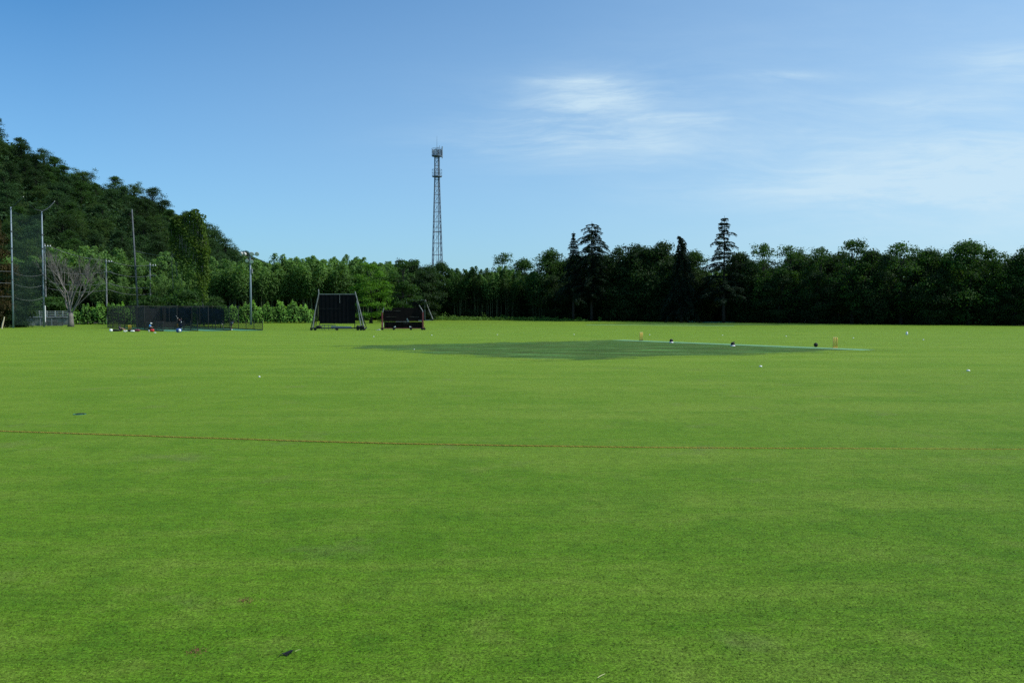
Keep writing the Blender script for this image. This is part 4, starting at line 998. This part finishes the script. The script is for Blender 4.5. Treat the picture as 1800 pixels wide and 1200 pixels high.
# ------------------------------------------------------------------ foreground bits
def foreground():
    p = gp(508, 1150); o = empty('dead_leaf', p, 'small black withered leaf with a pale stalk on the near grass', 'leaf', rz=R(18))
    out = [(-.055, -.012), (-.035, .008), (-.028, .022), (-.012, .014), (.0, .03), (.012, .016), (.034, .022), (.045, .006), (.030, -.006), (.018, -.022), (.0, -.014), (-.018, -.028), (-.03, -.014)]
    m = MB(); m.poly([(a, b_ * 1.1, .016 + .010 * math.sin(a * 60) + .008 * math.cos(b_ * 90)) for a, b_ in out], (0, 0, .004)); m.build('blade', M['deadleaf'], o)
    MB().tube([(-.075, -.02, .006), (-.055, -.012, .018)], .003, 5).build('tip', M['deadleaf'], o)
    MB().tube([(.045, .006, .018), (.065, .02, .020), (.09, .045, .012)], [.0016, .0014, .001], 5).build('stalk', M['straw'], o)
    p = gp(1057, 1190); m = MB(); m.tube([(-.03, -.03, .012), (0, 0, .016), (.03, .035, .012)], [.003, .0035, .002], 5); tag(m.build('straw_piece', M['straw'], None, p), 'short pale straw stalk on the near grass at the bottom centre', 'straw')
    p = gp(140, 728); o = empty('drain_hole', p, 'small dark hollow with a green rim in the grass above the rope', 'drain')
    m = MB(); n = 20; 
    for k in range(n): pass
    m.poly([(.12 * math.cos(6.2832 * k / n), .10 * math.sin(6.2832 * k / n) + .04, .012) for k in range(n)], (0, 0, .006)); m.build('opening', M['deadleaf'], o)
    m = MB(); ring = [(.15 * math.cos(6.2832 * k / n), .13 * math.sin(6.2832 * k / n), .004) for k in range(n + 1)]; m.tube(ring, .012, 6); m.build('rim', M['mat'], o)
foreground()
# bare reddish scuffs: tufts of dead blades
M['scuff'] = simple('reddish_dead_blades', (.16, .075, .035), .9, .4, 40)
rg = np.random.default_rng(21)
for px, py, w_, lab in ((347, 1144, .085, 'reddish scuff of dead blades in the near grass, the nearer one'), (432, 1057, .09, 'reddish scuff of dead blades in the near grass, the farther one')):
    p = gp(px, py); n = 75; C = np.stack([rg.normal(size=n) * w_ * .5, rg.normal(size=n) * w_ * .42, rg.uniform(.002, .016, n)], 1)
    V = quads(C, unit(rg.normal(size=(n, 3)) + np.array([0, -.4, .8])), .022, .22, rg, np.array([0, .3, 1.0])); me = np_mesh('scuffed_patch', V, np.arange(len(V)).reshape(-1, 4), M['scuff'])
    tag(link('scuffed_patch', me, None, p), lab, 'bare patch')

# short mown blades on the nearest turf, thinning out with distance
rg = np.random.default_rng(55); n = 300000
Yb = 4.6 + (rg.uniform(size=n) ** .8) * 17; Xb = rg.uniform(-1, 1, n) * (Yb * .66 + 1.2); kp = rg.uniform(size=n) < np.clip(1 - (Yb - 5) / 15, 0, 1) ** 1.3; Xb, Yb = Xb[kp], Yb[kp]; n = len(Xb)
a = rg.uniform(0, 2 * np.pi, n); hb = rg.uniform(.005, .012, n) * np.clip(1.25 - Yb / 24, .3, 1); wb = rg.uniform(.002, .0042, n) * 1.15; ln = rg.uniform(.5, 1.5, n) * hb; la = rg.uniform(0, 2 * np.pi, n)
dx, dy = np.cos(a) * wb, np.sin(a) * wb; lx, ly = np.cos(la) * ln, np.sin(la) * ln; z0 = np.full(n, .001)
Vb = np.stack([np.stack([Xb - dx, Yb - dy, z0], 1), np.stack([Xb + dx, Yb + dy, z0], 1), np.stack([Xb + dx * .5 + lx, Yb + dy * .5 + ly, hb], 1), np.stack([Xb - dx * .5 + lx, Yb - dy * .5 + ly, hb], 1)], 1).reshape(-1, 3)
me = np_mesh('grass_blades', Vb, np.arange(len(Vb), dtype=np.int32).reshape(-1, 4), grass_mat('grass_blade', blade=True), np.repeat(rg.uniform(0, 1, n), 4))
tag(link('grass_blades', me), 'short mown grass blades on the nearest part of the field', kind='stuff')

# ------------------------------------------------------------------ people
def skin_obj(name, V, E, Rr, mat, parent, root=0, sub=2):
    me = bpy.data.meshes.new(name); me.from_pydata([tuple(v) for v in V], E, []); me.materials.append(mat); o = link(name, me, parent)
    sk = o.modifiers.new('skin', 'SKIN'); sv = me.skin_vertices[0] if me.skin_vertices else None
    if sv is None:
        bm_ = None
    for i, r in enumerate(Rr):
        d = me.skin_vertices[0].data[i]; d.radius = (r, r) if not isinstance(r, tuple) else r; d.use_root = (i == root)
    sk.use_smooth_shade = True; ss = o.modifiers.new('sub', 'SUBSURF'); ss.levels = ss.render_levels = sub
    return o
def person(p, J, label, shirt, trousers, shoes, hair=True, skin='skin', rz=0, cap=None, pads=None, shorts=False):
    """J: joint positions. head neck chest pelvis; sh el wr (L,R); hip kn an toe (L,R)"""
    o = empty('person', p, label, 'person', rz=rz); g = {k: Vector(v) for k, v in J.items()}
    import bmesh
    names = ['pelvis', 'chest', 'neck', 'head', 'crown', 'shL', 'elL', 'wrL', 'shR', 'elR', 'wrR', 'hipL', 'knL', 'anL', 'toL', 'hipR', 'knR', 'anR', 'toR']
    up = (g['head'] - g['neck']).normalized(); g['crown'] = g['head'] + up * .10
    V = [g[k] for k in names]; rad = [.125, .135, .055, .085, .075, .062, .044, .030, .062, .044, .030, .092, .058, .042, .03, .092, .058, .042, .03]
    ix = {k: i for i, k in enumerate(names)}; E = [(0, 1), (1, 2), (2, 3), (3, 4), (1, 5), (5, 6), (6, 7), (1, 8), (8, 9), (9, 10), (0, 11), (11, 12), (12, 13), (13, 14), (0, 15), (15, 16), (16, 17), (17, 18)]
    for sd in 'LR':
        w = g['wr' + sd]; e = g['el' + sd]; d = (w - e).normalized(); side = d.cross(Vector((0, 0, 1))); side = side.normalized() if side.length > .1 else Vector((1, 0, 0)); nrm = side.cross(d)
        pi = len(V); V.append(w + d * .055); rad.append(.034); E.append((ix['wr' + sd], pi))
        for k, (off, ln) in enumerate(((-.030, .068), (-.010, .080), (.010, .075), (.030, .058))):
            b0 = len(V); q = w + d * .095 + side * off; V += [q, q + d * ln * .5 + nrm * .006, q + d * ln * .8 + nrm * .03]; rad += [.010, .009, .008]; E += [(pi, b0), (b0, b0 + 1), (b0 + 1, b0 + 2)]
        b0 = len(V); q = w + d * .045 - side * .04; V += [q, q + d * .03 - side * .015 + nrm * .01]; rad += [.011, .010]; E += [(pi, b0), (b0, b0 + 1)]
    me = bpy.data.meshes.new('body'); bm = bmesh.new(); lay = bm.verts.layers.skin.verify()
    vs = [bm.verts.new(v) for v in V]
    for a, b_ in E: bm.edges.new((vs[a], vs[b_]))
    for i, v in enumerate(vs): v[lay].radius = (rad[i], rad[i]); v[lay].use_root = (i == 0)
    bm.to_mesh(me); bm.free(); me.materials.append(M[skin]); bo = link('body', me, o); sk = bo.modifiers.new('skin', 'SKIN'); sk.use_smooth_shade = True; ss = bo.modifiers.new('sub', 'SUBSURF'); ss.levels = ss.render_levels = 1
    def cloth(nm, vv, ee, rr_, mat):
        me = bpy.data.meshes.new(nm); bm = bmesh.new(); lay = bm.verts.layers.skin.verify(); vs = [bm.verts.new(v) for v in vv]
        for a, b_ in ee: bm.edges.new((vs[a], vs[b_]))
        for i, v in enumerate(vs): v[lay].radius = (rr_[i], rr_[i]); v[lay].use_root = (i == 0)
        bm.to_mesh(me); bm.free(); me.materials.append(M[mat]); c = link(nm, me, o); sk = c.modifiers.new('skin', 'SKIN'); sk.use_smooth_shade = True; ss = c.modifiers.new('sub', 'SUBSURF'); ss.levels = ss.render_levels = 1
    waist = g['pelvis'].lerp(g['chest'], .12)
    cloth('shirt', [waist, g['chest'], g['shL'], g['shL'].lerp(g['elL'], .85), g['shR'], g['shR'].lerp(g['elR'], .85), g['chest'].lerp(g['neck'], .6)], [(0, 1), (1, 2), (2, 3), (1, 4), (4, 5), (1, 6)], [.165, .17, .09, .065, .09, .065, .085], shirt)
    f = .75 if shorts else .95
    cloth('shorts' if shorts else 'trousers', [g['pelvis'], g['hipL'], g['knL'], g['knL'].lerp(g['anL'], .9), g['hipR'], g['knR'], g['knR'].lerp(g['anR'], .9)] if not shorts else [g['pelvis'], g['hipL'], g['hipL'].lerp(g['knL'], f), g['hipR'], g['hipR'].lerp(g['knR'], f)],
          [(0, 1), (1, 2), (2, 3), (0, 4), (4, 5), (5, 6)] if not shorts else [(0, 1), (1, 2), (0, 3), (3, 4)], [.155, .115, .082, .065, .115, .082, .065] if not shorts else [.155, .118, .10, .118, .10], trousers)
    for sd in 'LR':
        a, t = g['an' + sd], g['to' + sd]; m = MB(); m.tube([a + Vector((0, 0, .01)) - (t - a) * .3, a, a.lerp(t, .6), t + (t - a) * .15], [.045, .058, .05, .035], 8); m.build('shoe', M[shoes], o, smooth_=True)
    hd = g['head'] + up * .03
    if cap: m = MB(); m.ball(hd + up * .04, (.112, .112, .10)); m.tube([hd + Vector((.05, 0, .05)), hd + Vector((.19, 0, .04))], [.08, .05], 8); m.build('cap', M[cap], o, smooth_=True)
    else: m = MB(); m.ball(hd + up * .035 - Vector((.012, 0, 0)), (.105, .10, .10)); m.build('hair', M['hair'], o, smooth_=True)
    fc = MB(); fr = J.get('face', (1, 0, 0)); fr = Vector(fr).normalized(); sd_ = fr.cross(up).normalized()
    fc.tube([hd + fr * .085 - up * .01, hd + fr * .115 - up * .035, hd + fr * .09 - up * .045], [.008, .016, .01], 6); fc.ball(hd + fr * .085 + sd_ * .035, .012); fc.ball(hd + fr * .085 - sd_ * .035, .012)
    fc.tube([hd + fr * .088 - up * .075 + sd_ * .025, hd + fr * .092 - up * .075 - sd_ * .025], .007, 5); fc.build('face', M[skin], o, smooth_=True)
    return o, g
pb = gp(317.5, 577.3); pb.z += .02
o, g = person(pb, dict(pelvis=(0, 0, .93), chest=(.04, 0, 1.28), neck=(.06, 0, 1.47), head=(.09, 0, 1.58), face=(1, -.2, 0), shL=(.08, -.19, 1.40), elL=(.02, -.36, 1.32), wrL=(-.12, -.2, 1.42), shR=(.0, .19, 1.40), elR=(-.14, .30, 1.34), wrR=(-.16, -.02, 1.50),
       hipL=(.04, -.1, .90), knL=(.16, -.14, .50), anL=(.20, -.16, .09), toL=(.36, -.22, .04), hipR=(-.04, .1, .90), knR=(-.12, .12, .50), anR=(-.20, .12, .09), toR=(-.12, .26, .04)),
       'batter in dark navy clothes raising a bat inside the cage', 'navy', 'navy', 'white')
for sd in 'LR':
    a, b_ = g['kn' + sd], g['an' + sd]; m = MB(); m.tube([a + Vector((.06, 0, .12)), a + Vector((.07, 0, 0)), b_ + Vector((.06, 0, .02))], [.07, .09, .075], 8); m.build('leg_pad', M['navy'], o, smooth_=True)
m = MB(); m.ball((.17, -.1, 1.06), (.06, .09, .17)); m.build('white_panel', M['white'], o, smooth_=True)
def bat(p, d, label):
    d = Vector(d).normalized(); o = empty('cricket_bat', p, label, 'bat'); q = d.to_track_quat('Z', 'Y').to_matrix()
    m = MB(); m.box(d * .62, (.108, .035, .52), q); m.build('blade', M['willow'] if 0 else M['white'], o, bevel=.015)
    m = MB(); m.tube([d * -.0, d * .36], .018, 8); m.build('handle', M['darkcloth'], o)
bat(pb + Vector((-.14, -.08, 1.40)), (-.62, -.05, .78), 'pale bat held up and back by the batter in the cage')
pw = gp(407.5, 580.2); pw.z += .02
o, g = person(pw, dict(pelvis=(-.08, 0, .90), chest=(.10, 0, 1.17), neck=(.24, 0, 1.30), head=(.33, 0, 1.36), face=(1, 0, -.5), shL=(.18, -.18, 1.24), elL=(.36, -.26, 1.06), wrL=(.30, -.2, .84), shR=(.12, .18, 1.26), elR=(-.16, .28, 1.2), wrR=(-.30, .22, 1.0),
       hipL=(-.05, -.1, .87), knL=(.05, -.11, .47), anL=(-.04, -.11, .09), toL=(.12, -.13, .04), hipR=(-.09, .1, .87), knR=(-.06, .11, .47), anR=(-.12, .11, .09), toR=(.03, .13, .04)),
       'person in navy top bending forward at the open end of the cage', 'navy', 'darkcloth', 'white', shorts=True, skin='skin2')
m = MB(); m.tube([(.22, -.2, 1.18), (.12, -.2, .98)], .05, 8); m.build('white_panel', M['white'], o, smooth_=True)
b = gp(389.5, 571.5) if 0 else base(389.8, 139); 
m = MB(); m.tube([(.24, 0, .5), (-.05, 0, 1.08)], .035, 8); m2 = tag(MB().tube([(.30, 0, 0), (.24, 0, .25), (0, 0, .75), (-.12, 0, 1.05)], [.02, .06, .05, .03], 8).build('spare_bat', M['white'], None, Vector((b.x, b.y, gz(139) + .02))), 'pale bat leaning in the net left of the bending person', 'bat')
ps = gp(211, 582)
person(ps, dict(pelvis=(0, 0, .13), chest=(-.12, 0, .46), neck=(-.06, 0, .66), head=(-.01, 0, .77), face=(1, -.3, 0), shL=(-.06, -.18, .58), elL=(.12, -.24, .42), wrL=(.34, -.16, .46), shR=(-.12, .18, .58), elR=(.08, .24, .40), wrR=(.32, .14, .44),
       hipL=(.05, -.1, .12), knL=(.42, -.14, .45), anL=(.66, -.15, .09), toL=(.82, -.16, .05), hipR=(.05, .1, .12), knR=(.50, .14, .36), anR=(.80, .14, .09), toR=(.96, .15, .05)),
       'person in navy top sitting on the grass with knees drawn up', 'navy', 'darkcloth', 'white', shorts=True)
pt = gp(263.5, 582)
person(pt, dict(pelvis=(-.05, 0, .42), chest=(.02, 0, .74), neck=(.08, 0, .94), head=(.13, 0, 1.05), face=(1, -.2, 0), shL=(.06, -.18, .86), elL=(.16, -.26, .64), wrL=(.36, -.18, .58), shR=(.0, .18, .86), elR=(.12, .24, .64), wrR=(.34, .14, .58),
       hipL=(0, -.1, .42), knL=(.36, -.14, .48), anL=(.30, -.15, .09), toL=(.46, -.16, .05), hipR=(0, .1, .42), knR=(.36, .14, .48), anR=(.24, .14, .09), toR=(.40, .15, .05)),
       'person in bright blue top and white cap seated by the red bag', 'blue', 'darkcloth', 'white', cap='white')

# ------------------------------------------------------------------ kit on the grass by the nets
def bag(px, py, size, mat, label, name='kit_bag', cat='bag', strap='darkcloth', rz=0, dy=0):
    p = gp(px, py); p.y += dy; o = empty(name, p, label, cat, rz=rz); w, d, h = size
    MB().ball((0, 0, h * .48), (w * .5, d * .5, h * .52), 16, 10, warp=lambda q, dd: Vector((math.copysign(abs(q.x / (w * .5)) ** .7 * w * .5, q.x), math.copysign(abs(q.y / (d * .5)) ** .7 * d * .5, q.y), math.copysign(abs(q.z / (h * .52)) ** .75 * h * .48, q.z)))).build('bag_body', M[mat], o, smooth_=True)
    MB().tube([(-w * .25, -d * .3, h * .8), (-w * .2, -d * .3, h * 1.1), (w * .2, -d * .3, h * 1.1), (w * .25, -d * .3, h * .8)], .018, 6).build('carry_strap', M[strap], o)
    return o
bag(195, 583, (.42, .4, .42), 'white', 'white drawstring bag at the far left of the kit pile', 'white_bag')
bag(204, 582.4, (1.2, .45, .32), 'darkcloth', 'long black kit bag beside the seated person in navy')
bag(228.5, 583, (.6, .4, .34), 'darkcloth', 'short black bag in front of the yellow stumps')
bag(233, 583.4, (.55, .35, .26), 'white', 'low white bag right of the yellow stumps', 'white_bag')
bag(241, 582.8, (.85, .4, .36), 'maroon', 'maroon kit bag right of the yellow stumps')
bag(267.5, 583.2, (.55, .4, .42), 'red', 'bright red boxy bag beside the person in blue')
bag(261.8, 583.6, (.16, .16, .36), 'offwhite', 'pale yellowish bottle bag at the feet of the person in blue', 'bottle_bag')
bag(314.5, 584.4, (.72, .5, .58), 'royal', 'round blue and white bag alone on the grass before the cage', 'round_bag')
p = gp(314.5, 584.4); m = MB(); m.ball((.16, -.18, .26), (.20, .12, .22)); o2 = [o for o in SC.objects if o.name.startswith('round_bag')][0]; m.build('white_panel', M['white'], o2, smooth_=True)
m = MB(); m.box((.02, -.26, .28), (.14, .05, .18)); m.build('dark_patch', M['navy'], o2)
p = gp(263.5, 582); o = empty('folding_stool', (p.x - .05, p.y, p.z), 'low dark stool under the person in blue', 'stool')
MB().box((0, 0, .29), (.36, .36, .03)).build('seat', M['darkcloth'], o)
for a, b_ in ((-.15, -.15), (.15, -.15), (-.15, .15), (.15, .15)): MB().tube([(a, b_, 0), (a * .7, b_ * .7, .28)], .014, 6).build('leg', M['steel'], o)
stumps(gp(228, 580.6), 'yellow plastic stumps standing among the kit bags', M['yellow'], .80, .36, 'sets of yellow practice stumps', ang=0, basem=M['yellow'])
stumps(gp(310.5, 576), 'yellow plastic stumps behind the batter in the cage', M['yellow'], .80, .34, 'sets of yellow practice stumps', ang=0, basem=M['yellow'])
for px, py, lab in ((219, 583.2, 'white shoe left of the yellow stumps'), (222.5, 583.0, 'white shoe nearest the yellow stumps'), (272.5, 585.3, 'small white item on the grass right of the red bag')):
    p = gp(px, py); m = MB(); m.tube([(-.15, 0, .05), (-.05, 0, .07), (.08, 0, .045), (.15, 0, .03)], [.05, .055, .045, .025], 8); tag(m.build('white_shoe' if px < 270 else 'white_cone', M['white'], None, p, smooth_=True), lab, 'shoe' if px < 270 else 'marker')
print('objects', len(SC.objects))
